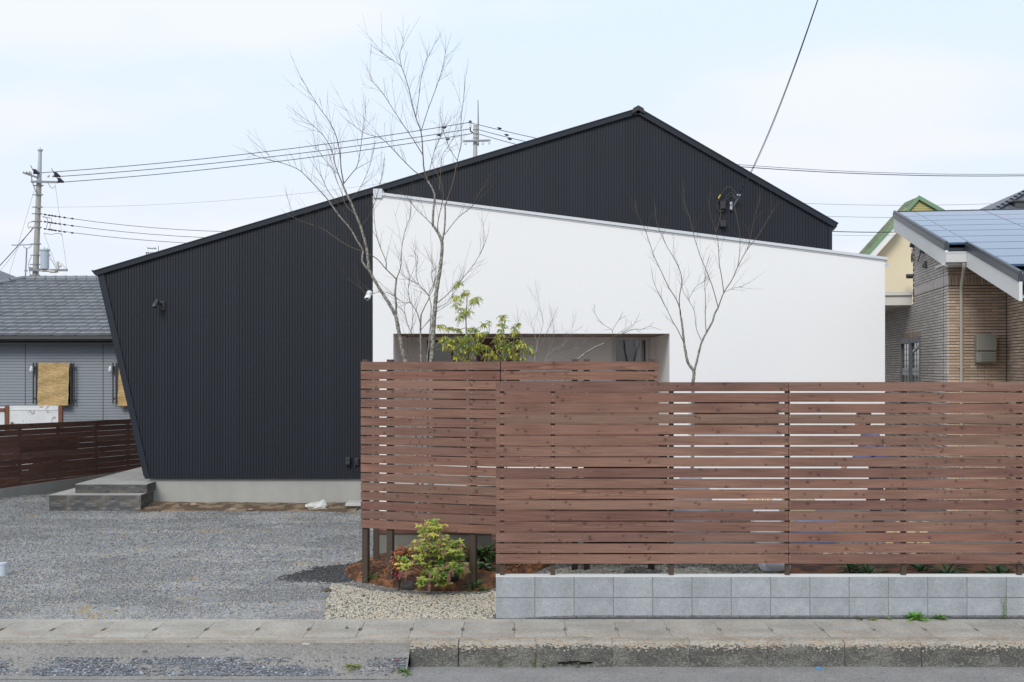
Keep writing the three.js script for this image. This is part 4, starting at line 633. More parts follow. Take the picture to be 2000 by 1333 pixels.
{ // tiny far building with an aerial, just above the black roof line
  const Z = 60, b = thing('far_building', 'distant pale rooftop with an aerial just above the black roof slope', 'building', [X(300, Z), 0.17, -Z]);
  part(b, 'wall', box(X(284, Z), X(320, Z), 0, Y(500, Z), -Z, -Z - 4), M([0.5, 0.5, 0.5], 0.8));
  part(b, 'railing', [box(X(284, Z), X(320, Z), Y(493, Z) - 0.05, Y(493, Z), -Z, -Z - 0.06), ...[284, 288, 297, 306, 315].map((p) => box(X(p, Z), X(p, Z) + 0.06, Y(501, Z), Y(493, Z), -Z, -Z - 0.06))], M([0.3, 0.31, 0.34], 0.6));
  part(b, 'aerial', [cyl(0.015, 0.015, 0.5, X(297, Z), Y(495, Z), -Z - 1, 6), beam(P(287, 485, Z + 1), P(305, 486, Z + 1), 0.03, 0.03), ...[288, 292, 296, 300, 303].map((p, i) => beam(P(p, 483 + (i % 3), Z + 0.8), P(p + 1, 487, Z + 1.2), 0.02, 0.02))], m_wire);
}
// ---------- utility poles and wires ----------
{
  const m_zinc = M([0.22, 0.235, 0.26], 0.5), Z = 58, pole = (name, label, pts) => thing(name, label, 'utility pole', [X(pts[0], Z), 0, -Z]);
  const p1 = thing('utility_pole', 'concrete utility pole with transformer at the far left', 'utility pole', [X(70, Z), 0, -Z]);
  const yT = Y(293, Z), ax = (y) => X(78 - (y - 293) * 0.038, Z), at = (dx, y, dz = 0) => V(ax(y) + dx, Y(y, Z), -Z + dz);
  part(p1, 'shaft', tube([V(ax(800), 0, -Z), at(0, 545), at(0, 352)], [0.19, 0.155, 0.125], 14), m_polec);
  part(p1, 'pole_top', [tube([at(0, 354), at(0, 300), at(0, 296)], [0.12, 0.085, 0.085], 12), cyl(0.13, 0.13, 0.08, ax(294), yT - 0.05, -Z, 10), cyl(0.05, 0.03, 0.12, ax(294), yT, -Z, 8)], M([0.45, 0.49, 0.53], 0.5));
  part(p1, 'crossarm', [beam(P(44, 337, Z - 0.3), P(72, 347, Z - 0.15), 0.09, 0.09), beam(P(60, 355, Z - 0.25), P(112, 356, Z - 0.25), 0.1, 0.1), beam(P(60, 337, Z - 0.25), P(62, 357, Z - 0.25), 0.04, 0.04), beam(P(63, 357, Z - 0.25), P(72, 382, Z - 0.18), 0.05, 0.05), beam(P(58, 528, Z - 0.25), P(131, 528, Z - 0.25), 0.11, 0.11), beam(P(57, 524, Z + 0.2), P(112, 531, Z + 0.2), 0.1, 0.1), beam(P(72, 405, Z - 0.2), P(81, 405, Z - 0.2), 0.06, 0.06)], m_zinc);
  const bands = []; for (const y of [363, 381, 405, 418, 433, 445, 477, 499, 517, 538]) bands.push(tube([at(0, y + 0.8), at(0, y - 0.8)], 0.17, 12), cbox(0.12, 0.05, 0.1, ax(y) + 0.2, Y(y, Z), -Z + 0.1), cbox(0.16, 0.04, 0.08, ax(y) - 0.2, Y(y, Z), -Z + 0.05));
  part(p1, 'band', bands, m_zinc);
  const dead = []; for (const [x, y] of [[68, 337], [109, 343], [116, 354]]) dead.push(tube([P(x - 9, y - 14, Z - 0.3), P(x - 5, y - 6, Z - 0.3), P(x - 1, y - 4, Z - 0.3), P(x + 7, y + 2, Z - 0.3)], [0.015, 0.02, 0.09, 0.05], 8), tube([P(x - 3, y + 1, Z - 0.3), P(x + 8, y + 1.5, Z - 0.3)], [0.07, 0.05], 8));
  part(p1, 'insulator', dead, m_insul);
  part(p1, 'insulator', [[94, 344], [103, 344], [56, 337], [50, 337], [117, 520]].map(([x, y]) => tube([P(x - 1.5, y, Z - 0.3), P(x + 1.5, y, Z - 0.3)], 0.07, 8)), m_porcelain);
  const tc = P(86, 0, Z - 0.4); part(p1, 'transformer', [cyl(0.21, 0.22, Y(492, Z) - Y(527, Z), tc.x + 0.02, Y(527, Z), tc.z, 18), cyl(0.25, 0.25, 0.08, tc.x + 0.02, Y(492, Z), tc.z, 18), cyl(0.03, 0.03, 0.16, tc.x + 0.0, Y(491, Z), tc.z, 6), cyl(0.03, 0.03, 0.14, tc.x + 0.16, Y(491, Z), tc.z, 6), cyl(0.03, 0.03, 0.12, tc.x + 0.28, Y(503, Z), tc.z, 6)], M([0.42, 0.49, 0.56], 0.5));
  part(p1, 'cutout_box', rbox(0.5, 0.12, 0.25, 0.03, X(96, Z), Y(530, Z), -Z + 0.35), M([0.5, 0.49, 0.44], 0.6)); part(p1, 'cutout_box', rbox(0.3, 0.12, 0.25, 0.03, X(108, Z), Y(532, Z), -Z + 0.35), M([0.5, 0.49, 0.44], 0.6)); part(p1, 'cutout_arm', [cbox(0.1, 0.4, 0.1, X(117, Z), Y(520, Z), -Z + 0.3), beam(P(117, 514, Z), P(130, 526, Z), 0.03, 0.03)], M([0.5, 0.49, 0.44], 0.6));
  part(p1, 'jumper', [[[97, 504], [103, 513], [108, 523], [111, 527]], [[93, 358], [101, 368], [107, 364]], [[82, 422], [92, 428], [90, 446]], [[84, 424], [100, 428], [97, 446], [108, 450]], [[61, 501], [56, 512], [58, 535], [64, 543]], [[85, 456], [100, 458], [115, 456], [121, 460]], [[68, 433], [55, 436], [55, 446], [60, 442]]].map((l) => tube(curve(l.map(([x, y]) => P(x, y, Z - 0.2)), 5), 0.012, 4)), m_wire);
  const p2 = thing('utility_pole', 'slim pale utility pole rising behind the black roof slope', 'utility pole', [X(928, Z), 0, -Z]), bx = (p) => X(p, Z);
  part(p2, 'shaft', [tube([V(bx(928), 0, -Z), V(bx(928), Y(305, Z), -Z), V(bx(928.3), Y(245, Z), -Z)], [0.18, 0.115, 0.10], 12)], M([0.46, 0.46, 0.45], 0.8));
  part(p2, 'pole_top', cyl(0.11, 0.10, 0.1, bx(928.3), Y(246, Z), -Z, 12), M([0.45, 0.49, 0.53], 0.5));
  part(p2, 'lightning_rod', tube([P(934, 285, Z), P(934, 240, Z), P(933.5, 195.5, Z)], [0.035, 0.035, 0.02], 6), m_zinc);
  part(p2, 'crossarm', [beam(P(905, 276, Z - 0.2), P(958, 274.5, Z - 0.2), 0.09, 0.09), ...[254, 262, 270, 282].map((y) => tube([V(bx(928.3), Y(y + 0.7, Z), -Z), V(bx(928.3), Y(y - 0.7, Z), -Z)], 0.125, 10))], m_zinc);
  part(p2, 'insulator', [[909, 279], [943, 279], [955.5, 278]].map(([x, y]) => tube([P(x, y - 2, Z - 0.2), P(x, y + 3.5, Z - 0.2)], [0.05, 0.06], 8)).concat([tube([P(918.5, 240, Z), P(918.5, 249, Z)], 0.06, 8)]), m_porcelain);
  part(p2, 'bracket', [tube(curve([P(918.5, 249, Z), P(919, 256, Z), P(924, 260, Z)], 5), 0.035, 6), tube([P(918.5, 235.5, Z), P(918.5, 240, Z)], [0.05, 0.1], 8)], m_insul);
  // wires, each one a thing
  const line = (label, a, b, sag, r, m, group) => solo('power_line', wire(a, b, sag, r), m, label, 'wire', group);
  const mw = M([0.09, 0.09, 0.16], 0.5);
  line('topmost heavy wire from the transformer pole to the slim pole', P(76, 338, Z), P(918.5, 239, Z), 0.28, 0.020, mw); line('middle heavy wire from the transformer pole to the slim pole', P(116, 345, Z), P(918, 252, Z), 0.25, 0.020, mw); line('lowest heavy wire from the transformer pole to the slim pole', P(122, 356, Z), P(922, 261, Z), 0.25, 0.020, mw);
  line('thin pale wire crossing low behind the bare left trees', P(82, 405, Z), P(924, 330, Z), 0.5, 0.007, m_wirelight);
  line('upper wire with dark sleeves sagging behind the black roof', P(85, 419, Z), P(925, 420, Z), 0.9, 0.014, m_wire); line('second wire with dark sleeves sagging behind the black roof', P(85, 433, Z), P(925, 436, Z), 0.85, 0.014, m_wire); line('third wire with dark sleeves sagging behind the black roof', P(85, 447, Z), P(925, 450, Z), 0.8, 0.014, m_wire);
  const sl = []; for (const y of [419, 433, 447]) for (const k of [2, 10, 16, 22, 30, 40, 55]) { const t = (k) / 840, yy = y + (4 * 0.87 * t * (1 - t)) / Z * F; sl.push(tube([P(85 + k - 2.5, yy - 0.2, Z - 0.02), P(85 + k, yy, Z - 0.02), P(85 + k + 3, yy + 0.6, Z - 0.02)], [0.02, 0.05, 0.03], 6)); }
  part(p1, 'wire_sleeve', sl, m_insul);
  line('upper heavy wire falling right from the slim pole to the ridge', P(920, 240, Z), P(1260, 306, Z), 0.15, 0.018, mw); line('middle heavy wire falling right from the slim pole to the ridge', P(929, 252, Z), P(1260, 320, Z), 0.15, 0.018, mw); line('lower heavy wire falling right from the slim pole to the ridge', P(932, 261, Z), P(1260, 335, Z), 0.15, 0.018, mw);
  part(p2, 'wire_sleeve', [[976, 250.5], [990, 263.5], [996, 271.5], [868, 249], [858, 263.5], [875, 271.5]].map(([x, y]) => tube([P(x - 5, y + (x > 930 ? -1 : 0.8), Z - 0.02), P(x, y + 0.6, Z - 0.02), P(x + 4, y + (x > 930 ? 0.8 : -0.6), Z - 0.02)], [0.02, 0.06, 0.02], 6)), m_insul);
  line('upper strand of the wire bundle right of the gable', P(1400, 318, Z), P(2080, 339, Z), 0.25, 0.014, mw); line('lower thick strand of the wire bundle right of the gable', P(1400, 322, Z), P(2080, 342, Z), 0.25, 0.022, mw);
  line('thin wire passing just above the green roof apex', P(1500, 394, 52), P(1942, 398, 52), 0.12, 0.010, m_wirelight); line('thin wire crossing the green gable face', P(1500, 418, 30), P(1900, 424, 30), 0.05, 0.006, m_wirelight); line('wire meeting the green roof at the white barge board', P(1620, 452, 32), P(1775, 453, 32), 0.02, 0.012, m_wire); line('thin pale wire lowest beside the green roof', P(1600, 458.5, 32), P(1760, 459.5, 32), 0.02, 0.005, m_wirelight);
  line('guy wire running down left from the transformer pole', P(66, 444, Z), P(-40, 560, Z), 0.05, 0.022, m_wire); line('thin steep wire down left from the pole crossarm', P(66, 372, Z), P(6, 575, Z), 0.02, 0.008, m_wirelight); line('thin wire down left from the low bracket of the pole', P(66, 440, Z), P(-30, 565, Z), 0.1, 0.009, m_wirelight);
  line('thin steep wire dropping from the right crossarm end', P(107, 360, Z), P(130, 527, Z), 0.0, 0.008, m_wirelight); line('thin slanting wire dropping to the cutout arm', P(85, 456, Z), P(112, 527, Z), 0.0, 0.009, m_wirelight);
  const ta = thing('roof_aerial', 'television aerial on a thin mast left of the transformer pole', 'aerial', P(49, 560, 45).toArray());
  part(ta, 'mast', tube([P(48.5, 552, 45), P(51.5, 485, 45)], 0.03, 6), m_wirelight); part(ta, 'boom', [tube([P(22, 479, 45), P(63, 478, 45)], 0.02, 6), tube(curve([P(45, 480, 45), P(47, 484, 45), P(56, 484.5, 45), P(61, 480, 45)], 4), 0.012, 5), beam(P(47, 529, 45), P(53, 529, 45), 0.04, 0.06)], m_wirelight); part(ta, 'elements', [25, 30, 35, 40, 45, 50, 55].map((p) => beam(P(p, 478.5, 44.8), P(p, 478.5, 45.2), 0.01, 0.01)), m_wirelight);
  solo('service_drop', [wire(P(1440, 386, 20.65), P(1640, -130, 12.5), 0.25, 0.006, 24), wire(P(1441, 387, 20.65), P(1640.5, -131, 12.5), 0.27, 0.004, 24)], m_wire, 'dark cable rising from the gable bracket out of the picture', 'wire');
}
// ---------- loose stone, soil ----------
function stoneGeo(sd, flat) { seed = sd; const g = new THREE.IcosahedronGeometry(0.5, 0), p = g.attributes.position, mp = new Map(); for (let i = 0; i < p.count; i++) { const k = [p.getX(i), p.getY(i), p.getZ(i)].map((v) => v.toFixed(3)).join(); if (!mp.has(k)) mp.set(k, rr(0.72, 1.2)); const s = mp.get(k); p.setXYZ(i, p.getX(i) * s, p.getY(i) * s * flat, p.getZ(i) * s); } g.computeVertexNormals(); return g; }
const roundStone = () => { const g = new THREE.IcosahedronGeometry(0.5, 1); g.scale(1, 0.62, 0.82); return g; };
const M_stone = M([1, 1, 1], 0.92);
function scatter(name, label, cat, geo, list) {
  const im = new THREE.InstancedMesh(geo, M_stone, list.length), m = new THREE.Matrix4(), q = new THREE.Quaternion(), e = new THREE.Euler(), c = new THREE.Color();
  list.forEach(([x, y, Z, s, col], i) => { e.set(rr(-0.35, 0.35), rr(0, 6.28), rr(-0.35, 0.35)); q.setFromEuler(e); m.compose(V(x, y, -Z), q, V(s * rr(0.8, 1.3), s * rr(0.7, 1.15), s * rr(0.7, 1.1))); im.setMatrixAt(i, m); im.setColorAt(i, c.setRGB(...col)); });
  im.name = numbered(name); shade(im); scene.add(im); tag(im, label, cat, undefined, 'stuff'); return im;
}
const gcol = (b, s, warm = 0.06) => { const v = b * (1 + s * (rnd() + rnd() - 1)), t = rnd(); return t < warm ? [v * 1.35, v * 1.18, v * 0.9] : t < 0.45 ? [v * 0.93, v * 0.99, v * 1.08] : [v * 1.02, v, v * 0.96]; };
// where the beige pebbles lie
const pebEdge = (Z) => X(640, 12.9) * 0 + mix(-2.03, -2.2, clamp((Z - 11.46) / 1.5)) + 0.12 * (fbm(Z * 4, 3, 401, 3) - 0.5);
const isPebble = (x, Z) => x > pebEdge(Z) && Z < 13.3 && Z > 11.46;
const wet = (x, Z) => { const u = (x + 2.05) / 0.85, v = (Z - 14.15 - 0.4 * (x + 2.05)) / 0.72; return u * u + v * v + 1.1 * (fbm(x * 4, Z * 4, 403, 3) - 0.5); };
seed = 99;
{
  const list = []; let tries = 0;
  while (list.length < 150000 && tries++ < 900000) {
    const Z = 11.46 + 11.2 * Math.pow(rnd(), 1.15), x = rr(-0.50 * Z - 0.1, -1.2);
    if ((isPebble(x, Z) && Z < 13.05) || mound(x, Z) < 1.0 || x > -1.3) continue;
    if (Z > 20.12 && x > X(95, 20.2) - 0.0 && x < X(706, 20.9)) { if (x < X(291, 20.9) || Z > 20.35 || rnd() < 0.85) continue; }
    if (Z > 22 && x < -10.2 + 0.3 * (Z - 22)) continue;
    const w = wet(x, Z), t = fbm(x * 1.1, Z * 1.1, 405, 4), pale = sstep(0.53, 0.66, fbm(x * 0.5 + 7, Z * 1.6, 407, 3));
    let col = gcol(0.225 + 0.04 * pale, 0.36, 0.07 + 0.05 * pale); if (w < 0.75 + 0.45 * rnd()) col = gcol(0.05, 0.7, 0.03);
    if (fbm(x * 3, Z * 3, 409, 2) > 0.80 && rnd() < 0.4) col = [0.32, 0.25, 0.15];
    const s = (t > 0.52 ? rr(0.016, 0.038) : rr(0.010, 0.026)) * (rnd() < 0.02 ? 1.6 : 1);
    list.push([x, gY(x, Z) + s * 0.12, Z, s, col]);
  }
  scatter('gravel', 'grey crushed stone gravel covering the yard', 'gravel', stoneGeo(5, 0.55), list);
}
{
  const list = [];
  for (let i = 0; i < 17000; i++) {
    const Z = rr(11.46, 13.6), x = rr(-2.35, X(968, 11.46) + 0.6); if (x > X(968, 11.46) - 0.02 && Z < 11.62) continue; if (!isPebble(x, Z) || mound(x, Z) < 1.0) continue;
    const rim = mound(x, Z) < 1.10 + 0.07 * (fbm(x * 3, Z * 3, 411, 2) - 0.5); if (rim && rnd() < 0.85) continue;
    const v = rr(0.31, 0.54), t = rnd(); list.push([x, gY(x, Z) + 0.006, Z, rr(0.014, 0.031), t < 0.12 ? [v * 0.5, v * 0.5, v * 0.5] : t < 0.3 ? [v * 1.05, v * 0.86, v * 0.62] : [v, v * 0.92, v * 0.74]]);
  }
  scatter('pebbles', 'beige pebbles between the gutter and the planted mound', 'pebbles', roundStone(), list);
  const dark = [];
  for (let i = 0; i < 11000; i++) { const a = rr(3.75, 6.4), e = rr(0.93, 1.05 + 0.20 * vn(i * 0.0, a * 2, 433)), x = -0.75 + 1.5 * e * Math.cos(a), Z = 14.2 + 1.35 * e * Math.sin(a); if (mound(x, Z) < 0.97 || (x > X(968, 11.46) - 0.02 && Z < 11.62)) continue; const v = rr(0.05, 0.19); dark.push([x, gY(x, Z) + 0.008, Z, rr(0.018, 0.038), rnd() < 0.25 ? [v * 2.2, v * 1.9, v * 1.3] : [v, v, v]]); }
  scatter('dark_pebbles', 'ring of dark grey pebbles around the reddish soil mound', 'pebbles', roundStone(), dark);
  const g = [];
  for (let i = 0; i < 46000; i++) { const Z = rr(11.6, 14.6), x = rr(-0.3, 5.6); if (mound(x, Z) < 1.02) continue; const d = fbm(x * 1.5, Z * 1.5, 413, 3); if (Z > 13.4 && rnd() < 0.7) continue; if (bed(x, Z) < 0.95) continue; const v = d > 0.45 ? rr(0.32, 0.6) : rr(0.1, 0.3); g.push([x, gY(x, Z) + 0.006, Z, rr(0.018, 0.036), rnd() < 0.3 ? [v * 0.7, v * 0.68, v * 0.64] : [v, v * 0.87, v * 0.65]]); }
  scatter('garden_pebbles', 'mixed beige and grey pebbles behind the block wall', 'pebbles', roundStone(), g);
}
function bed(x, Z) { return Math.hypot((x - 4.4) / 1.55, (Z - 12.7) / 0.9) + 0.15 * (fbm(x * 3, Z * 3, 421, 3) - 0.5); }
{
  const m_soil = MM(T_soil, 1, { bumpMap: B_grit, bumpScale: 0.02 });
  struct('soil_mound', sheet(-2.45, 0.95, 12.6, 15.8, 130, 120, gS), m_soil, 'mound of reddish brown soil under the fence panel');
  struct('soil_bed', sheet(2.6, 6.2, 11.62, 13.9, 90, 60, (x, Z) => gY(x, Z) + (bed(x, Z) < 1 ? 0.06 * (1 - bed(x, Z)) + 0.02 + 0.04 * (fbm(x * 7, Z * 7, 423, 3) - 0.5) : -0.05)), MM(T_soil, 1, { color: new THREE.Color().setRGB(0.5, 0.45, 0.45) }), 'dark planting bed behind the block wall');
  const list = [];
  for (let i = 0; i < 9000; i++) { const x = rr(-2.3, 0.8), Z = rr(12.7, 15.2), e = mound(x, Z); if (e > 0.98 || fbm(x * 2.2, Z * 2.2, 425, 3) < 0.47) continue; const v = rr(0.5, 1.3); list.push([x, gS(x, Z) + 0.004, Z, rr(0.008, 0.03), [0.085 * v, 0.038 * v, 0.018 * v]]); }
  scatter('bark_mulch', 'dark brown fibrous mulch scattered over the soil mound', 'mulch', stoneGeo(9, 0.4), list);
}
{ // slate chips swept to the road edge
  const list = [];
  for (let i = 0; i < 10500; i++) {
    const x = rr(-5.2, xk - 0.02), Z = 10.07 + 0.27 * Math.pow(rnd(), 1.2), d = fbm(x * 2.2, Z * 7, 431, 4); if (rnd() > sstep(0.34, 0.62, d - 0.35 * (Z - 10.2)) + 0.06) continue;
    const v = rnd() < 0.12 ? rr(0.3, 0.45) : rr(0.08, 0.26); list.push([x, mix(0.004, 0.175, sstep(9.98, 10.62, Z)) + 0.004, Z, rr(0.007, 0.034) * (rnd() < 0.04 ? 1.6 : 1), [v * 0.93, v * 0.98, v * 1.1]]);
  }
  for (let i = 0; i < 260; i++) { const x = rr(-5.2, xk - 0.05), Z = rr(10.12, 10.6), v = rr(0.06, 0.25); list.push([x, mix(0.004, 0.175, sstep(9.98, 10.62, Z)) + 0.006, Z, rr(0.006, 0.02), [v, v, v * 1.05]]); }
  for (let i = 0; i < 500; i++) { const x = rr(-5.2, 5.2), Z = rnd() < 0.5 ? rr(10.7, 11.4) : rr(11.36, 11.44), v = rr(0.05, 0.3); list.push([x, 0.222, Z, rr(0.004, 0.014), [v, v * 0.95, v * 0.85]]); }
  for (let i = 0; i < 700; i++) { const x = rr(-5.2, 5.2), Z = rr(9.3, 10.38), v = rr(0.03, 0.3); if (x < xk && Z > 9.97) continue; list.push([x, 0.002, Z, rr(0.003, 0.009), [v, v, v]]); }
  scatter('rubble', 'grey slate chips swept along the road edge', 'rubble', stoneGeo(13, 0.32), list);
}
// ---------- bare trees ----------
seed = 1234;
const m_bark = MM(T_bark, 0.9), m_twig = M([0.085, 0.068, 0.055], 0.85), m_palebark = M([0.26, 0.25, 0.235], 0.85), m_brown = M([0.115, 0.09, 0.06], 0.85);
function limb3(px, Z0, dz, jit = 0.1) { const n = px.length; return curve(px.map(([a, b], i) => P(a, b, Z0 + dz * i / (n - 1) + (i ? rr(-jit, jit) * i / n : 0))), 4); }
function twigs(out, p, d, len, r, depth) {
  const n = 5, pts = [p.clone()], dir = d.clone(), bend = V(rr(-0.3, 0.3), rr(0.0, 0.4), rr(-0.3, 0.3));
  for (let i = 1; i <= n; i++) { dir.addScaledVector(bend, 0.22).add(V(rr(-0.07, 0.07), rr(-0.06, 0.06), rr(-0.07, 0.07))).normalize(); pts.push(pts[i - 1].clone().addScaledVector(dir, len / n)); }
  out.push(tube(pts, pts.map((_, i) => r * (1 - 0.6 * i / n)), 4));
  if (depth > 0) for (let k = 0; k < 2; k++) { const i = 1 + (k * 2 + Math.floor(rnd() * 2)) % (n - 1), dd = pts[i].clone().sub(pts[i - 1]).normalize(), s = V(rr(-1, 1), rr(-0.3, 0.7), rr(-1, 1)).cross(dd).normalize().multiplyScalar(rr(0.4, 0.85)); twigs(out, pts[i], dd.add(s).add(V(0, 0.18, 0)).normalize(), len * rr(0.35, 0.62), r * 0.68, depth - 1); }
}
function tree(name, label, base, trunks, limbs, Z0, opt = {}) {
  const o = thing(name, label, 'tree', base.toArray()), tr = [], br = [], tw = [];
  for (const [px, r0, r1, dz] of trunks) { const c = limb3(px, Z0, dz || 0, 0.03); tr.push(tube(c, c.map((_, i) => mix(r0, r1, i / (c.length - 1)) * (1 + 0.08 * Math.sin(i * 2.3))), 9)); }
  for (const [px, r0, dz, zs] of limbs) {
    const c = limb3(px, Z0 + (zs || 0), dz, 0.06); br.push(tube(c, c.map((_, i) => mix(r0 * (opt.thin || 0.85), opt.tip || 0.0026, Math.pow(i / (c.length - 1), 0.8))), 6));
    const nt = Math.round((opt.dens || 1) * (3 + c.length * 0.30));
    for (let k = 0; k < nt; k++) { const i = Math.floor(mix(c.length * (opt.from || 0.2), c.length - 2, (k + rnd()) / nt)), dd = c[i + 1].clone().sub(c[i]).normalize(), s = V(rr(-1, 1), rr(-0.2, 0.4), rr(-1, 1) * 0.8).cross(dd).normalize().multiplyScalar(rr(0.35, 1.0)); twigs(tw, c[i], dd.add(s).add(V(0, 0.22, 0)).normalize(), rr(0.22, 0.62) * (opt.len || 1), opt.tr || 0.0021, rnd() < 0.45 ? 1 : 0); }
    { const e = c[c.length - 1], dd = e.clone().sub(c[c.length - 3]).normalize(); twigs(tw, e, dd, 0.2 * (opt.len || 1), 0.0022, 0); }
  }
  part(o, 'trunk', tr, opt.bark || m_bark); part(o, 'branch', br, opt.limbMat || m_brown); part(o, 'twigs', tw, opt.twigMat || m_twig).userData.kind = 'stuff';
  return o;
}
{
  const Z = 16.4;
  tree('bare_tree', 'leafless tree leaning left across the black wall and white corner', V(X(812, Z), gY(X(812, Z), Z), -Z),
    [[[[816, 1010], [806, 800], [798, 735], [791, 706], [785, 680], [776, 634], [773, 619], [760, 594], [747, 573.6], [733, 551], [720, 526]], 0.036, 0.020], [[[773, 619], [773.4, 594], [771.6, 573.6], [774, 545]], 0.017, 0.013], [[[720, 526], [717.6, 497], [713, 474], [704, 443], [695, 420], [684, 393], [677, 380], [669, 360]], 0.022, 0.013, -0.1], [[[719, 527], [708.5, 513], [707.5, 501], [708.5, 490], [697, 470], [684, 447], [661, 420], [643, 394]], 0.016, 0.010, 0.15]],
    [[[[643, 394], [623, 371], [602, 349], [585, 333], [561, 322], [529, 313], [504, 306], [487, 298]], 0.009, 0.5, 0.15], [[[669, 360], [661, 341], [653, 317], [647, 292], [631, 265], [610, 244], [581, 222]], 0.010, -0.4, -0.1], [[[671, 358], [666, 330], [664, 303], [656, 265], [642, 236], [626, 214], [608, 186], [587, 150]], 0.011, -0.2, -0.1], [[[671, 359], [686, 340], [697, 325], [704, 290], [708, 255], [713, 226], [714, 200]], 0.009, 0.3, -0.1],
      [[[695, 420], [676, 402], [668, 380], [657, 350], [648, 318], [640, 292]], 0.008, 0.6], [[[704, 443], [722, 420], [733, 392], [741, 362], [747, 338], [749, 320]], 0.007, -0.5], [[[774, 545], [754, 526], [736, 506], [718, 496], [681, 481], [650, 461], [634, 449], [605, 438], [580, 429], [560, 418]], 0.010, 0.5], [[[774, 545], [782, 524], [785, 481], [792, 447], [801, 425], [803, 409]], 0.009, -0.3], [[[754, 526], [753.6, 511], [740, 477], [733, 447], [729, 405]], 0.009, -0.4], [[[771, 578], [747, 570], [726, 574], [715, 574], [704, 564], [697, 558]], 0.005, 0.3],
      [[[684, 447], [672, 415], [655, 392], [640, 372], [627, 345], [612, 322]], 0.006, -0.6], [[[684, 394], [700, 372], [712, 350], [724, 318], [731, 290]], 0.006, 0.4], [[[661, 341], [640, 320], [622, 296], [606, 282]], 0.005, 0.5]], Z, { tip: 0.0025 });
  const Z2 = 15.7;
  tree('bare_tree', 'tallest leafless tree with a straight grey trunk before the white wall', V(X(842, Z2), gY(X(842, Z2), Z2), -Z2),
    [[[[841, 1010], [842, 800], [842.5, 706], [845, 680], [846, 646], [849, 605], [852.6, 567], [858, 535], [861.6, 506], [863, 474], [855, 454], [845, 440]], 0.040, 0.018], [[[845, 440], [846, 414], [849, 384], [845.6, 371], [834, 352]], 0.017, 0.012], [[[863, 474], [865, 465], [868, 447], [869.5, 414], [869, 403]], 0.015, 0.010]],
    [[[[834, 352], [828, 330], [826, 303], [822, 257], [812, 230], [804, 200], [799, 176], [790, 146], [784, 130], [781, 106], [787, 82], [786, 74]], 0.012, 0.1], [[[784, 130], [758, 111], [734, 95]], 0.004, 0.3, 0.1], [[[822, 257], [837, 211], [853, 168], [864, 133], [869, 108], [870, 95]], 0.007, -0.4, 0.05], [[[826, 303], [804, 268], [782, 236], [766, 211], [745, 179], [728, 160], [718, 137]], 0.008, 0.4, 0.05], [[[812, 230], [818, 190], [824, 144], [834, 111], [835, 103]], 0.006, 0.3, 0.05], [[[834, 352], [810, 335], [788, 314], [766, 290], [745, 271], [712, 260], [675, 233]], 0.008, -0.5],
      [[[869, 403], [885, 354], [893, 314], [901, 276], [900, 244], [904, 203], [907, 173]], 0.009, 0.2], [[[868, 459], [895, 425], [920, 405], [934, 380], [946, 360]], 0.007, -0.4], [[[858, 371], [861, 325], [864, 303], [882, 276], [897, 230]], 0.006, 0.4], [[[855, 454], [855, 436], [862, 402], [866, 380], [860, 352], [848, 330], [840, 300]], 0.009, 0.3], [[[852.6, 593], [871, 578], [886, 562], [907, 540], [929, 511], [943, 486], [952, 461]], 0.008, -0.4], [[[850, 603], [873, 592], [884, 576], [902, 547]], 0.006, 0.4], [[[845, 440], [830, 425], [812, 408], [796, 388], [778, 374]], 0.007, 0.4], [[[852, 567], [842, 540], [846, 520], [836, 498]], 0.004, 0.4], [[[834, 352], [842, 320], [850, 290], [862, 262], [868, 240]], 0.007, -0.3], [[[893, 314], [878, 290], [868, 262], [862, 235]], 0.005, 0.4]], Z2, { tip: 0.0025 });
  const Z3 = 16.0;
  tree('bare_sapling', 'thin leafless sapling between the two taller bare trunks', V(X(824, Z3), gY(X(824, Z3), Z3), -Z3),
    [[[[825, 1010], [823, 760], [822, 700], [822, 680], [821, 646], [822, 616]], 0.020, 0.011], [[[836, 1010], [838, 760], [834, 705], [838, 668], [841, 628], [842, 596]], 0.013, 0.007]],
    [[[[822, 616], [830, 598], [838, 580], [828, 567], [817, 556], [794, 544], [783, 535]], 0.010, 0.3], [[[822, 637], [814, 610], [801, 592], [790, 592], [776, 583], [766, 574]], 0.008, -0.3], [[[842, 596], [838, 575], [846, 556], [852, 530], [846, 510]], 0.007, 0.3], [[[822, 680], [806, 655], [796, 634], [790, 612], [780, 600]], 0.007, -0.2], [[[804, 705], [799, 680], [801, 655], [806, 620], [804, 590]], 0.006, 0.2], [[[821, 646], [836, 628], [850, 612], [868, 600]], 0.006, 0.3], [[[838, 580], [846, 565], [850, 548]], 0.005, 0.2], [[[801, 592], [797, 565], [800, 540], [792, 512]], 0.005, -0.2], [[[817, 556], [812, 530], [816, 505], [806, 490]], 0.005, 0.2]], Z3, { len: 0.8 });
  const Z4 = 17.4;
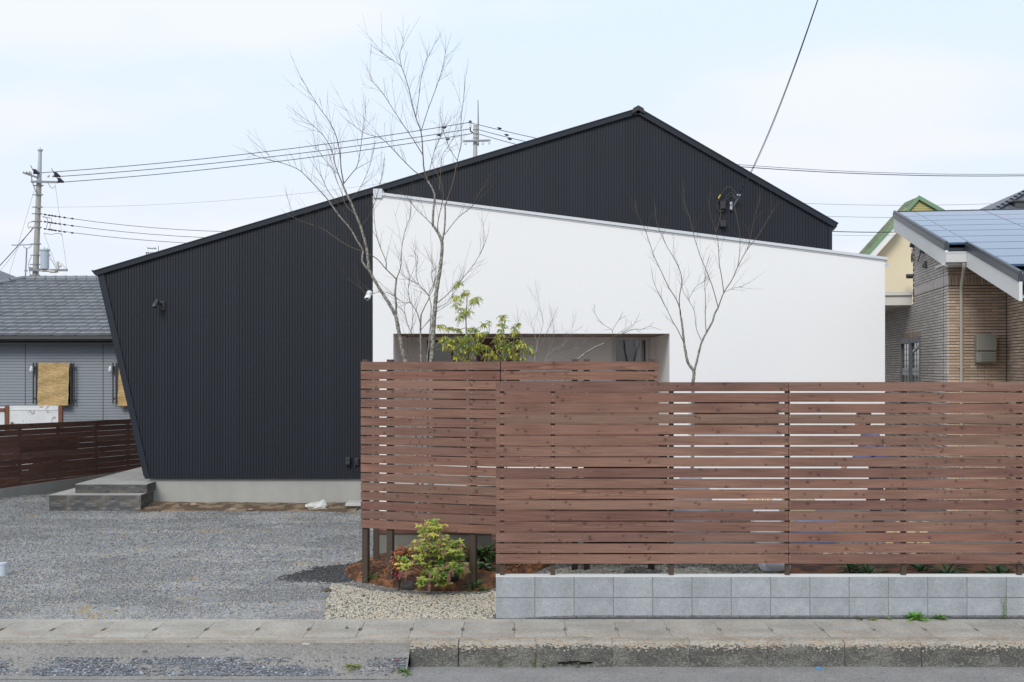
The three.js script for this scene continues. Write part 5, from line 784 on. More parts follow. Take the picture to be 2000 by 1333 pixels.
  tree('bare_tree', 'forked leafless tree rising behind the long front fence before the white wall', V(X(1353, Z4), gY(X(1353, Z4), Z4), -Z4),
    [[[[1352, 1000], [1353, 820], [1354, 746], [1355.6, 727], [1344, 709], [1339, 686], [1336.5, 671], [1332, 630], [1330, 619]], 0.030, 0.014], [[[1355.6, 727], [1361, 707], [1371, 668], [1380, 650], [1392, 628], [1396, 614], [1403, 601]], 0.018, 0.012]],
    [[[[1330, 619], [1329, 607], [1321, 585], [1306, 561], [1291, 529], [1279, 504], [1266, 466], [1259, 446], [1245, 419], [1241, 392]], 0.010, 0.2], [[[1329, 617], [1327, 583], [1332, 549], [1329, 531], [1315, 502], [1304, 484], [1291, 455], [1283, 437], [1279, 398]], 0.009, -0.3], [[[1336, 670], [1322, 641], [1315, 630], [1302, 603], [1290, 580], [1277, 551], [1273, 531]], 0.008, -0.2], [[[1403, 601], [1414, 572], [1430, 547], [1441, 522], [1459, 489], [1480, 462], [1489, 448], [1504, 423], [1512, 407]], 0.010, 0.1], [[[1403, 601], [1392, 561], [1379, 527], [1367, 498], [1356, 462], [1347, 425], [1337, 398], [1335, 365]], 0.008, 0.3], [[[1414, 572], [1410, 543], [1405, 513], [1403, 475], [1398, 453], [1387, 416], [1384, 392]], 0.008, -0.3], [[[1441, 522], [1445, 493], [1445, 457], [1439, 423], [1434, 396]], 0.006, 0.2], [[[1459, 489], [1466, 464], [1473, 428], [1482, 398], [1486, 383]], 0.006, -0.2], [[[1380, 650], [1378, 630], [1378, 578], [1377, 565], [1378, 529], [1385, 502]], 0.008, 0.3], [[[1371, 668], [1360, 641], [1356, 607], [1344, 585], [1333, 565], [1336, 540]], 0.006, 0.4], [[[1398, 453], [1406, 430], [1408, 405]], 0.004, 0.2], [[[1345, 585], [1360, 560], [1372, 552], [1384, 538]], 0.004, 0.2], [[[1414, 572], [1430, 564], [1448, 560], [1458, 555]], 0.004, 0.2]], Z4, { dens: 0.75, len: 0.75, tr: 0.0021 });
  const Z5 = 16.6;
  tree('bare_shrub', 'pale leafless shrub above the fence right of the green shrub', V(X(1060, Z5), gY(X(1060, Z5), Z5), -Z5),
    [[[[1044, 1000], [1044, 760], [1045, 700], [1050, 670]], 0.012, 0.007], [[[1062, 1000], [1064, 760], [1066, 700]], 0.010, 0.007]],
    [[[[1050, 670], [1056, 650], [1061, 630], [1056, 605], [1050, 580], [1047, 560]], 0.007, 0.1], [[[1050, 670], [1044, 655], [1040, 640], [1036, 620]], 0.006, 0.2], [[[1045, 690], [1058, 672], [1062, 660], [1070, 645], [1080, 622], [1084, 612]], 0.006, -0.2], [[[1066, 700], [1076, 676], [1082, 650], [1080, 630], [1074, 605]], 0.006, 0.2], [[[1066, 700], [1084, 680], [1108, 668], [1118, 640], [1124, 620]], 0.006, -0.2], [[[1066, 705], [1090, 695], [1112, 684], [1128, 680], [1140, 668], [1154, 660]], 0.006, 0.2], [[[1062, 712], [1085, 704], [1110, 692], [1130, 690]], 0.006, 0.3], [[[1046, 700], [1032, 680], [1022, 662], [1012, 640], [1011, 612]], 0.005, 0.2], [[[1064, 720], [1075, 690], [1100, 676], [1105, 664]], 0.005, 0.2]], Z5, { bark: m_palebark, limbMat: m_palebark, twigMat: M([0.2, 0.18, 0.16], 0.85), dens: 0.9, len: 0.6, from: 0.2, thin: 0.55, tip: 0.0018, tr: 0.0017 });
  const Z6 = 15.6;
  tree('bare_branch', 'single bare limb slanting right over the fence before the porch window', V(X(1075, Z6), gY(X(1075, Z6), Z6), -Z6),
    [[[[1070, 1000], [1085, 800], [1110, 725], [1129, 702], [1157, 682], [1180, 671]], 0.018, 0.011]],
    [[[[1180, 671], [1196, 659], [1214, 653], [1238, 643.5], [1254, 643.5], [1268, 638], [1284, 642.5]], 0.009, 0.2], [[[1196, 656], [1196, 646], [1180, 635], [1167, 621], [1158, 605]], 0.005, 0.2], [[[1196, 646], [1209, 626], [1218, 620]], 0.004, 0.2], [[[1214, 652], [1230, 640], [1238, 634], [1246, 620]], 0.005, -0.2], [[[1200, 658], [1216, 646], [1225, 640]], 0.004, 0.2]], Z6, { dens: 0.35, len: 0.4, tr: 0.002, thin: 0.7, tip: 0.0022 });
}
// ---------- leafy plants ----------
class Leaves {
  constructor() { this.p = []; this.c = []; }
  leaf(o, d, up, L, W, col, droop = 0.25) {                  // a folded, drooping blade from o along d
    const s = d.clone().cross(up).normalize(), n = s.clone().cross(d).normalize();
    const at = (t, w, lift) => o.clone().addScaledVector(d, L * t).addScaledVector(s, W * w).addScaledVector(n, W * lift).add(V(0, -droop * L * t * t, 0));
    const a = at(0, 0, 0), l1 = at(0.38, -0.5, 0.16), r1 = at(0.38, 0.5, 0.16), m = at(0.42, 0, 0), l2 = at(0.72, -0.36, 0.12), r2 = at(0.72, 0.36, 0.12), e = at(1, 0, 0);
    for (const [x, y, z] of [[a, m, l1], [a, r1, m], [l1, m, l2], [m, r1, r2], [m, e, l2], [m, r2, e]]) { this.p.push(x.x, x.y, x.z, y.x, y.y, y.z, z.x, z.y, z.z); for (let i = 0; i < 3; i++) this.c.push(...col); }
  }
  geo() { const g = new THREE.BufferGeometry(); g.setAttribute('position', new THREE.Float32BufferAttribute(this.p, 3)); g.setAttribute('color', new THREE.Float32BufferAttribute(this.c, 3)); g.setAttribute('uv', new THREE.Float32BufferAttribute(new Float32Array(this.p.length / 3 * 2), 2)); g.computeVertexNormals(); return g; }
}
const m_leaf = new THREE.MeshPhysicalMaterial({ vertexColors: true, roughness: 0.55, side: THREE.DoubleSide, transmission: 0.3, thickness: 0 });
const rdir = (y0, y1) => { const a = rr(0, 6.283), y = rr(y0, y1), c = Math.sqrt(Math.max(0, 1 - y * y)); return V(c * Math.cos(a), y, c * Math.sin(a)); };
const UP = V(0, 1, 0);
{ // evergreen shrub with drooping leaves
  const Z = 15.4, zx = (a) => 680 + a / 4.4425, zy = (b) => 540 + b / 4.4425, base = V(X(912, Z), gY(X(912, Z), Z), -Z);
  const make = (label, base, pts, stems) => {
    const o = thing('evergreen_shrub', label, 'shrub', base.toArray()), lv = new Leaves(), st = [];
    for (const [px, r] of stems) { const c = limb3(px, Z, 0.1, 0.05); st.push(tube(c, c.map((_, i) => mix(r, 0.004, i / (c.length - 1))), 6)); }
    for (const [a, b] of pts) for (let k = 0; k < 5; k++) {
      const c = P(zx(a) + rr(-6.5, 6.5), zy(b) + rr(-5, 5), Z + rr(-0.3, 0.3)), tilt = rdir(-0.1, 0.9);
      st.push(tube([c.clone().addScaledVector(tilt, -0.09).add(V(0, -0.05, 0)), c], 0.0028, 4));
      const n = Math.floor(rr(6, 10)), yel = rnd();
      for (let i = 0; i < n; i++) { const d = rdir(-0.75, 0.35).addScaledVector(tilt, 0.35).normalize(), v = rr(0.75, 1.25), t = clamp(yel * 0.8 + rr(-0.25, 0.35)); lv.leaf(c, d, UP, rr(0.05, 0.09), rr(0.018, 0.027), mix3([0.24, 0.38, 0.05], [0.72, 0.62, 0.085], t).map((q) => q * v), rr(0.15, 0.6)); }
    }
    part(o, 'foliage', lv.geo(), m_leaf); part(o, 'branch', st, m_palebark); return o;
  };
  make('tall yellow green leafy shrub with a thin leading shoot before the dark window', base,
    [[950, 60], [1010, 140], [935, 190], [1090, 215], [950, 255], [1010, 320], [965, 355], [985, 650], [1215, 690], [1035, 300], [1110, 195], [800, 440], [870, 460], [960, 470], [1060, 450], [1130, 480], [1195, 415], [830, 540], [900, 540], [970, 545], [1040, 520], [1110, 540], [1165, 505], [840, 600], [910, 615], [1000, 600], [1060, 590], [1130, 590], [1190, 605], [1150, 650], [1230, 655], [960, 680], [1025, 715], [1070, 640], [1000, 560], [880, 575], [1110, 610]],
    [[[[914, 1000], [913, 800], [912, 705], [911, 660], [910, 610], [912, 580], [904, 565]], 0.016], [[[912, 705], [890, 690], [872, 672]], 0.007], [[[912, 690], [935, 675], [948, 660]], 0.007], [[[911, 660], [925, 645], [948, 636]], 0.006], [[[910, 620], [920, 600], [926, 588]], 0.005], [[[912, 640], [890, 645], [862, 640]], 0.005]]);
  make('shorter yellow green leafy shrub in front of the red brown door', V(X(990, Z), gY(X(990, Z), Z), -Z),
    [[1330, 350], [1340, 400], [1320, 455], [1460, 425], [1440, 480], [1295, 545], [1345, 565], [1400, 590], [1300, 610], [1355, 640], [1440, 590], [1490, 575], [1540, 600], [1590, 640], [1350, 700], [1420, 690], [1290, 715], [1480, 690], [1540, 665], [1320, 510], [1400, 640], [1250, 690]],
    [[[[990, 1000], [988, 800], [986, 705], [984, 660], [980, 622]], 0.012], [[[987, 700], [1000, 680], [1006, 640]], 0.007], [[[988, 705], [1020, 690], [1036, 684]], 0.006], [[[987, 700], [972, 690], [966, 670]], 0.006]]);
}
{ // flowering shrub in front of the panel
  const Z = 12.72, zx = (a) => 660 + a / 4.4425, zy = (b) => 980 + b / 4.4425, base = V(X(852, Z), gS(X(852, 12.95), 12.95), -12.95);
  const o = thing('flowering_shrub', 'yellow green shrub with drooping pink flower strings below the fence panel', 'shrub', base.toArray()), lv = new Leaves(), st = [], fl = new Leaves();
  const pts = [[800, 185], [860, 190], [770, 240], [835, 255], [890, 230], [730, 250], [800, 325], [745, 335], [885, 335], [675, 380], [725, 400], [790, 395], [850, 385], [920, 360], [990, 380], [1060, 380], [680, 440], [800, 440], [725, 480], [870, 450], [930, 430], [970, 450], [1015, 430], [1045, 470], [690, 510], [810, 500], [980, 500], [1040, 515], [920, 520], [870, 545], [960, 560], [1020, 560], [800, 570], [1085, 560], [1070, 600], [860, 610], [780, 640], [830, 655], [900, 640], [925, 680], [880, 705], [700, 680], [722, 705], [590, 480], [570, 520], [600, 545], [575, 575], [760, 450], [840, 300], [760, 290], [940, 600], [1000, 600], [700, 420], [880, 620]];
  for (const [a, b] of pts) {
    const dz = rr(-0.26, 0.12), c = P(zx(a), zy(b), Z + dz), up = V((c.x - base.x) * 1.2, 0.75, (c.z - base.z) * 1.2 + 0.3).normalize();
    st.push(tube(curve([base.clone().lerp(c, 0.25).add(V(rr(-0.02, 0.02), 0.02, 0)), base.clone().lerp(c, 0.65).add(V(rr(-0.03, 0.03), 0.03, rr(-0.03, 0.03))), c], 3), 0.0045, 4));
    for (let k = 0; k < 5; k++) {
      const c2 = c.clone().add(V(rr(-0.05, 0.05), rr(-0.045, 0.045), rr(-0.06, 0.06))), green = a > 780 && b > 420 ? rr(-0.1, 0.75) : rr(0.15, 0.95), n = Math.floor(rr(6, 10)), ph = rr(0, 6);
      for (let i = 0; i < n; i++) { const t = ph + i / n * 6.283, s = V(Math.cos(t), rr(-0.35, 0.25), Math.sin(t)), d = s.addScaledVector(up, rr(0.1, 0.7)).normalize(), v = rr(0.75, 1.25); lv.leaf(c2, d, up, rr(0.045, 0.08), rr(0.016, 0.026), mix3([0.12, 0.27, 0.035], [0.64, 0.60, 0.11], clamp(green + rr(-0.15, 0.15))).map((q) => q * v), rr(0, 0.5)); }
    }
  }
  for (const [a, b, w] of [[750, 165, 1], [735, 180, 1], [640, 360, 1], [650, 385, 1], [870, 365, 1], [885, 285, 1], [740, 285, 1], [800, 620, 1], [860, 580, 1], [915, 575, 1], [970, 620, 2], [1000, 600, 1], [545, 610, 2], [585, 620, 2], [965, 645, 2], [793, 725, 2], [750, 395, 1], [1110, 575, 1], [650, 515, 1], [925, 430, 1], [690, 350, 1], [895, 300, 1], [780, 300, 1], [855, 640, 1], [945, 540, 1], [800, 380, 1], [1060, 380, 1]]) {
    for (let s = 0; s < 4; s++) { const p = P(zx(a + rr(-12, 12)), zy(b - 18 + rr(-6, 6)), Z - 0.30 + rr(-0.06, 0.05)); const L = rr(0.05, 0.085) * (w > 1 ? 1.25 : 1); st.push(tube([p, p.clone().add(V(rr(-0.01, 0.01), -L, 0))], 0.0014, 3));
      for (let k = 0; k < 13; k++) { const q = p.clone().add(V(rr(-0.009, 0.009), -L * k / 13, rr(-0.009, 0.009))), v = rr(0.75, 1.2); fl.leaf(q, V(rr(-0.6, 0.6), -1, rr(-0.6, 0.6)).normalize(), V(1, 0, 0.2), 0.02, 0.014, [0.80 * v, 0.50 * v, 0.42 * v], 0); } }
  }
  part(o, 'foliage', lv.geo(), m_leaf); part(o, 'flowers', fl.geo(), m_leaf); part(o, 'branch', st, m_brown);
  const n = thing('nandina', 'small red and orange leaved shrub beside the flowering shrub', 'shrub', [X(778, 12.9), gS(X(778, 12.9), 12.9), -12.9]), nl = new Leaves(), ns = [], nb = n.position;
  for (const [a, b, t] of [[520, 425, 0], [560, 410, 0], [590, 440, 0.2], [500, 460, 0], [540, 470, 0], [490, 500, 0.1], [530, 515, 0.1], [480, 540, 0], [510, 555, 0.1], [520, 590, 0.6], [540, 632, 1], [530, 642, 1], [570, 450, 0], [605, 435, 0.1], [420, 600, 0.7], [550, 440, 0], [500, 585, 0.2]]) { const c = P(zx(a), zy(b), 12.8 + rr(-0.08, 0.1)); ns.push(tube([nb.clone().add(V(0, 0.02, 0)), nb.clone().lerp(c, 0.6).add(V(0, 0.05, 0)), c], 0.003, 4)); for (let k = 0; k < 24; k++) { const v = rr(0.6, 1.3), col = t > 0.9 ? [0.5, 0.05, 0.13] : rnd() < 0.5 ? [0.48, 0.12, 0.06] : [0.55, 0.27, 0.10]; nl.leaf(c.clone().add(V(rr(-0.03, 0.03), rr(-0.03, 0.03), rr(-0.03, 0.03))), rdir(-0.4, 0.6), UP, rr(0.04, 0.07), rr(0.014, 0.022), col.map((q) => q * v), 0.3); } }
  part(n, 'foliage', nl.geo(), m_leaf); part(n, 'stem', ns, m_brown);
}
// tufts, ferns and weeds: each its own plant
function tuft(name, label, cat, px, py, Z, n, L, W, cols, up = [0.3, 0.9], yf = null, group) {
  const x = X(px, Z), y = yf === null ? Y(py, Z) : yf, o = thing(name, label, cat, [x, y, -Z], group), lv = new Leaves();
  for (let i = 0; i < n; i++) { const d = rdir(up[0], up[1]), c = pick(cols), v = rr(0.75, 1.25); lv.leaf(V(x + rr(-0.012, 0.012), y, -Z + rr(-0.012, 0.012)), d, UP, L * rr(0.6, 1.15), W * rr(0.8, 1.2), c.map((q) => q * v), rr(0.15, 0.55)); }
  part(o, 'leaves', lv.geo(), m_leaf); return o;
}
const G1 = [[0.16, 0.30, 0.05], [0.24, 0.36, 0.08]], G2 = [[0.05, 0.16, 0.035], [0.08, 0.22, 0.04]], G3 = [[0.12, 0.2, 0.03], [0.25, 0.26, 0.06]];
const gs = (px, Z) => gS(X(px, Z), Z);
tuft('grass_plant', 'pale green grass tuft on the mound between two fence posts', 'plant', 727, 1100, 13.35, 30, 0.15, 0.014, G1, [0.2, 0.9], gs(727, 13.35));
tuft('fern', 'dark green cut-leaf plant at the front of the mound left of the round stone', 'plant', 758, 1135, 12.98, 22, 0.13, 0.03, G2, [0.1, 0.85], gs(758, 12.98));
tuft('fern', 'low dark fern beside the cut-leaf plant near the magenta leaves', 'plant', 776, 1133, 13.0, 24, 0.09, 0.016, [[0.04, 0.12, 0.03]], [0, 0.7], gs(776, 13.0));
tuft('fern', 'sprawling dark green fern right of the flowering shrub near the fence post', 'plant', 926, 1128, 12.9, 26, 0.19, 0.024, G2, [0, 0.85], gs(926, 12.9));
tuft('fern', 'small toothed green plant closest to the block wall on the mound', 'plant', 944, 1142, 12.85, 20, 0.12, 0.03, G2, [0.1, 0.7], gs(944, 12.85));
tuft('leafy_shrub', 'green and orange leaved plant under the panel behind the red shrub', 'plant', 788, 1070, 13.7, 90, 0.2, 0.03, [[0.12, 0.18, 0.03], [0.28, 0.13, 0.04]], [-0.1, 0.9], gs(788, 13.7) + 0.05);
tuft('leafy_shrub', 'mid green leafy plant under the panel right of the right fence post', 'plant', 942, 1062, 13.7, 130, 0.26, 0.03, [[0.09, 0.2, 0.03], [0.14, 0.24, 0.05]], [-0.2, 0.9], gs(942, 13.7) + 0.08);
tuft('hosta', 'broad leaved pale green plant under the panel beside the right fence post', 'plant', 938, 1085, 13.4, 18, 0.16, 0.09, [[0.12, 0.22, 0.09], [0.18, 0.27, 0.13]], [0.2, 0.8], gs(938, 13.4));
tuft('hosta', 'grey green broad leaved plant under the panel next to the front fence', 'plant', 962, 1088, 13.3, 14, 0.14, 0.08, [[0.2, 0.26, 0.18], [0.14, 0.2, 0.12]], [0.2, 0.8], gs(962, 13.3));
const wy = 0.222;
tuft('weed', 'largest bright green weed at the foot of the block wall', 'weed', 1788, 1198, 11.40, 44, 0.15, 0.03, [[0.11, 0.32, 0.035], [0.17, 0.38, 0.05]], [0.15, 0.95], wy);
tuft('weed', 'smaller bright green weed with dry stalk at the foot of the block wall', 'weed', 1838, 1198, 11.40, 22, 0.10, 0.025, [[0.11, 0.30, 0.035], [0.2, 0.3, 0.08]], [0.15, 0.95], wy);
tuft('weed', 'low yellowish weed sprawling by the wall foot under the middle post', 'weed', 1706, 1199, 11.40, 16, 0.07, 0.012, G3, [0, 0.5], wy);
tuft('weed', 'dry brown weed at the wall foot left of the yellowish weed', 'weed', 1680, 1197, 11.41, 14, 0.05, 0.012, [[0.12, 0.1, 0.05]], [0, 0.7], wy);
tuft('weed', 'tiny green weed at the wall foot left of the largest weed', 'weed', 1736, 1196, 11.41, 8, 0.05, 0.014, G1, [0, 0.7], wy);
tuft('weed', 'sparse yellow green weed on the apron above the slate chips', 'weed', 688, 1297, 10.2, 40, 0.11, 0.012, [[0.26, 0.33, 0.06], [0.3, 0.3, 0.08]], [0.05, 0.6], 0.06);
tuft('weed', 'green weed tucked against the end of the kerb', 'weed', 790, 1307, 10.14, 30, 0.09, 0.016, [[0.14, 0.27, 0.06]], [0.05, 0.8], 0.03);
for (const [px, lab] of [[978, 'weed at the kerb foot below the left end of the block wall'], [1043, 'tallest weed at the kerb foot beside a kerb joint'], [1061, 'small weed at the kerb foot just right of the tallest one'], [1128, 'small weed growing at the hole under the kerb']]) {
  const x = X(px, 10.39), o = thing('kerb_weed', lab, 'weed', [x, 0, -10.39]), lv = new Leaves(), h = px === 1043 ? 0.085 : px === 978 ? 0.07 : 0.045; for (let i = 0; i < 16; i++) lv.leaf(V(x + rr(-0.012, 0.012), h * rnd(), -10.385), rdir(-0.2, 0.7), UP, rr(0.014, 0.026), 0.014, pick([[0.13, 0.22, 0.04], [0.2, 0.25, 0.07]]), 0.2); part(o, 'leaves', lv.geo(), m_leaf); part(o, 'stem', tube([V(x, 0, -10.39), V(x + 0.003, h, -10.387)], 0.002, 4), m_leafstem());
}
function m_leafstem() { return M([0.14, 0.2, 0.06], 0.7); }
{ const x = X(1963, 11.4), o = thing('tall_weed', 'tall thin weed with small leaves climbing the block wall at the right', 'weed', [x, wy, -11.4]), lv = new Leaves(), st = []; for (const dx of [0, 0.015, -0.02]) { const p = [V(x, wy, -11.4), V(x + dx, wy + 0.13, -11.41), V(x + dx * 1.8, wy + rr(0.2, 0.24), -11.41)]; st.push(tube(p, 0.002, 4)); for (let i = 0; i < 14; i++) { const t = rnd(), c = p[0].clone().lerp(p[2], t); lv.leaf(c, rdir(-0.1, 0.6), UP, rr(0.02, 0.035), 0.015, pick(G1), 0.2); } } part(o, 'leaves', lv.geo(), m_leaf); part(o, 'stem', st, m_leafstem()); }
for (const [px, lab] of [[1660, 'bushy green plant in the dark bed behind the wall left of the fence post'], [1700, 'dark green leafy clump in the dark bed between two wall plants'], [1800, 'pale leaved plant in the dark bed right of the fence post'], [1850, 'thin leaved plant in the middle of the dark bed'], [1950, 'dark leafy plant at the right end of the dark bed']]) { const Z = rr(12.1, 12.6), x = X(px, Z); tuft('garden_plant', lab, 'plant', px, 0, Z, 60, 0.3, 0.03, [[0.06, 0.14, 0.03], [0.1, 0.18, 0.06]], [0, 0.95], gY(x, Z) + 0.02); }
// ---------- small things lying about ----------
function rock(name, label, cat, px, Z, w, h, d, col, yf, sd = 3) {
  const g = new THREE.IcosahedronGeometry(0.5, 3), p = g.attributes.position; for (let i = 0; i < p.count; i++) { const n = 0.75 + 0.5 * fbm(p.getX(i) * 2.2 + sd, p.getY(i) * 2.2 + p.getZ(i) * 1.7, sd, 3); p.setXYZ(i, p.getX(i) * n * w, (p.getY(i) * n + 0.28) * h, p.getZ(i) * n * d); }
  const x = X(px, Z), y = yf !== undefined ? yf : gY(x, Z); g.translate(x, y, -Z); g.computeVertexNormals(); return solo(name, buv(g, 3), MM(speck(128, col, 0.35, sd + 500, 1.2), 0.9), label, cat);
}
rock('stone', 'rounded dark grey stone at the front of the soil mound', 'stone', 797, 12.98, 0.17, 0.11, 0.14, [0.085, 0.08, 0.075], gs(797, 12.98), 3);
rock('stone', 'grey stone half hidden under the panel behind the left posts', 'stone', 775, 13.8, 0.25, 0.16, 0.2, [0.14, 0.13, 0.12], gs(775, 13.8), 5);
rock('stone', 'dark stone beneath the right side of the flowering shrub', 'stone', 882, 13.05, 0.2, 0.11, 0.14, [0.06, 0.06, 0.06], gs(882, 13.05), 7);
rock('stone', 'brown flat stone between the grey gravel and the beige pebbles', 'stone', 638, 12.85, 0.095, 0.055, 0.08, [0.10, 0.082, 0.062], undefined, 9);
rock('stone', 'tan stone near the foundation beside the porch steps', 'stone', 378, 20.55, 0.13, 0.085, 0.1, [0.33, 0.26, 0.17], 0.235, 11);
rock('stone', 'smaller tan stone left of the tan stone at the foundation', 'stone', 363, 20.62, 0.10, 0.05, 0.09, [0.28, 0.22, 0.15], 0.24, 13);
rock('stone', 'small black stone on the earth strip near the tan stones', 'stone', 352, 20.5, 0.06, 0.07, 0.06, [0.03, 0.03, 0.035], 0.225, 15);
rock('stone', 'pale flat stone at the edge of the earth strip', 'stone', 455, 20.2, 0.13, 0.05, 0.1, [0.28, 0.25, 0.2], 0.215, 17);
rock('stone', 'small ochre stone right of the pale flat stone', 'stone', 489, 20.18, 0.10, 0.04, 0.08, [0.25, 0.19, 0.12], 0.21, 19);
rock('stone', 'pale flat stone lying on the gravel below the white sack', 'stone', 586, 18.6, 0.24, 0.04, 0.2, [0.26, 0.24, 0.21], 0.2, 21);
rock('stone', 'flat white stone chip by the gutter lip on the apron', 'stone', 598, 10.56, 0.08, 0.012, 0.04, [0.45, 0.42, 0.36], 0.172, 23);
rock('stone', 'small grey stone lying on a gutter cover slab', 'stone', 677, 11.0, 0.035, 0.028, 0.03, [0.12, 0.12, 0.12], 0.218, 25);
rock('stone', 'grey stone on the apron under the second gutter joint', 'stone', 282, 10.42, 0.045, 0.03, 0.035, [0.11, 0.11, 0.12], 0.13, 27);
{ // knotted white sack
  const Z = 20.35, c = P(619, 1000, Z), g = new THREE.SphereGeometry(0.5, 48, 28), p = g.attributes.position;
  for (let i = 0; i < p.count; i++) { let x = p.getX(i), y = p.getY(i), z = p.getZ(i); const n = fbm(x * 3 + 4, z * 3 + y * 2, 601, 4) - 0.5, f = fbm(x * 9, z * 9 + y * 7, 603, 3) - 0.5, ear = 0.28 * Math.exp(-((x - 0.27) ** 2) * 60 - z * z * 8); y = (y < -0.1 ? -0.1 + (y + 0.1) * 0.3 : y) * (0.8 + 0.5 * n) + f * 0.12 + (y > 0 ? ear : 0); p.setXYZ(i, c.x + x * (0.40 + 0.2 * n), 0.262 + y * 0.19, c.z + z * 0.30 * (1 + n)); }
  g.computeVertexNormals(); solo('white_sack', buv(g), M([0.55, 0.545, 0.52], 0.7), 'crumpled white plastic sack lying on the earth strip by the foundation', 'sack');
  const s = []; for (let k = 0; k < 7; k++) { const q = P(605 + k * 5 + rr(-2, 2), 1003, Z - 0.12); s.push(rbox(rr(0.06, 0.1), 0.03, rr(0.05, 0.09), 0.008, 0, 0, 0).rotateY(rr(0, 3)).rotateZ(rr(-0.2, 0.2)).translate(q.x, 0.225, q.z)); }
  const o = thing('stone_pile', 'small pile of pale rubble stones under the white sack', 'stones', [P(620, 1000, Z).x, 0.2, -Z + 0.1]); for (const g of s) part(o, 'stone', g, M([0.3, 0.27, 0.21], 0.9));
}
solo('concrete_slab', [rbox(0.62, 0.055, 0.42, 0.006, X(712, 20.5), 0.30, -20.45)], MM(T_conc, 0.9, { color: new THREE.Color().setRGB(1.35, 1.35, 1.35) }), 'light concrete slab resting at the foot of the foundation beside the panel', 'slab');
solo('slab_support', [cbox(0.54, 0.10, 0.34, X(713, 20.5), 0.225, -20.45)], M([0.09, 0.085, 0.08], 0.9), 'dark block under the light concrete slab', 'block');
{ const Z = 13.9, c = P(3, 1104, Z); solo('drain_pipe', [cyl(0.055, 0.055, 0.15, c.x, 0.19, c.z, 24), cyl(0.06, 0.06, 0.022, c.x, 0.335, c.z, 24)], M([0.5, 0.55, 0.62], 0.4), 'short pale blue capped pipe standing in the gravel at the left edge', 'pipe'); }
{ const Z = 10.35, c = P(1598, 1301, Z); solo('blue_ring', [new THREE.TorusGeometry(0.022, 0.004, 8, 24).rotateX(Math.PI / 2).scale(1, 1, 0.8).translate(X(1598, 10.37), 0.006, -10.35)], M([0.05, 0.35, 0.75], 0.4), 'small bright blue plastic ring on the road by the kerb', 'litter'); }
for (const [px, Z, y, lab] of [[612, 11.75, 0.22, 'red leaf fallen on the gravel by the gutter'], [771, 10.28, 0.085, 'red leaf fallen on the apron near the kerb end'], [1100, 11.4, 0.222, 'red leaf fallen at the foot of the block wall'], [1233, 11.28, 0.222, 'red leaf fallen on the gutter near the wall']]) { const lv = new Leaves(), x = X(px, Z); lv.leaf(V(x, y + 0.008, -Z), V(0.9, 0.1, 0.3).normalize(), UP, 0.04, 0.026, [0.45, 0.06, 0.07], 0); lv.leaf(V(x, y + 0.008, -Z), V(-0.5, 0.2, 0.7).normalize(), UP, 0.03, 0.02, [0.5, 0.08, 0.09], 0); solo('red_leaf', lv.geo(), m_leaf, lab, 'leaf'); }
{ const Z = 13.35, c = P(901, 1056, Z), y = gs(901, Z); const o = thing('plant_label', 'white and blue plant label stuck in the soil under the panel', 'label', [c.x, y, c.z]); part(o, 'tag', cbox(0.11, 0.022, 0.012, c.x + 0.02, y + 0.07, c.z), M([0.6, 0.6, 0.62], 0.5)); part(o, 'band', cbox(0.03, 0.03, 0.014, c.x - 0.055, y + 0.08, c.z), M([0.03, 0.09, 0.4], 0.5)); part(o, 'stake', cyl(0.003, 0.003, 0.08, c.x, y - 0.01, c.z, 6), M([0.5, 0.5, 0.5], 0.5)); }
// low timber edging and concrete strip seen under the panel
{ const Z = 15.45; const o = thing('garden_edging', 'low reddish plank edging on a concrete strip behind the soil mound', 'edging', [X(840, Z), 0.2, -Z]); part(o, 'concrete_strip', box(X(734, Z), X(960, Z), 0.2, Y(1043, Z), -Z - 0.03, -Z - 0.25), MM(T_conc, 0.95, { color: new THREE.Color().setRGB(0.5, 0.49, 0.45) })); for (const [a, b] of [[1043, 1036], [1035, 1024]]) part(o, 'plank', box(X(734, Z), X(966, Z), Y(a, Z) + 0.004, Y(b, Z), -Z, -Z - 0.03), M_darkboard[0]); }
struct('garden_soil', sheet(-2.1, 1.4, 15.72, 19.95, 40, 40, (x, Z) => gY(x, Z) + 0.03 + 0.05 * (fbm(x * 4, Z * 4, 441, 3) - 0.5)), MM(T_soil, 1, { color: new THREE.Color().setRGB(0.45, 0.45, 0.45) }), 'dark planted soil between the fence and the porch');
{ const Z = 13.2, o = thing('storage_bin', 'dark timber bin glimpsed through the long fence left of the wall window', 'bin', [X(1222, Z), gY(X(1222, Z), Z), -Z - 0.3]), y1 = Y(848, Z); for (let k = 0; k < 11; k++) part(o, 'plank', cbox(X(1304, Z) - X(1143, Z), 0.118, 0.03, X(1223.5, Z), gY(1, Z) + 0.06 + k * (y1 - gY(1, Z) - 0.06) / 11, -Z), M([0.02, 0.014, 0.011], 0.8)); part(o, 'lid', cbox(X(1308, Z) - X(1139, Z), 0.03, 0.7, X(1223.5, Z), y1 + 0.0, -Z - 0.32), M([0.03, 0.02, 0.016], 0.7)); part(o, 'body', cbox(X(1300, Z) - X(1147, Z), y1 - gY(1, Z) - 0.03, 0.6, X(1223.5, Z), (y1 + gY(1, Z)) / 2 - 0.01, -Z - 0.33), M([0.02, 0.015, 0.012], 0.8)); }
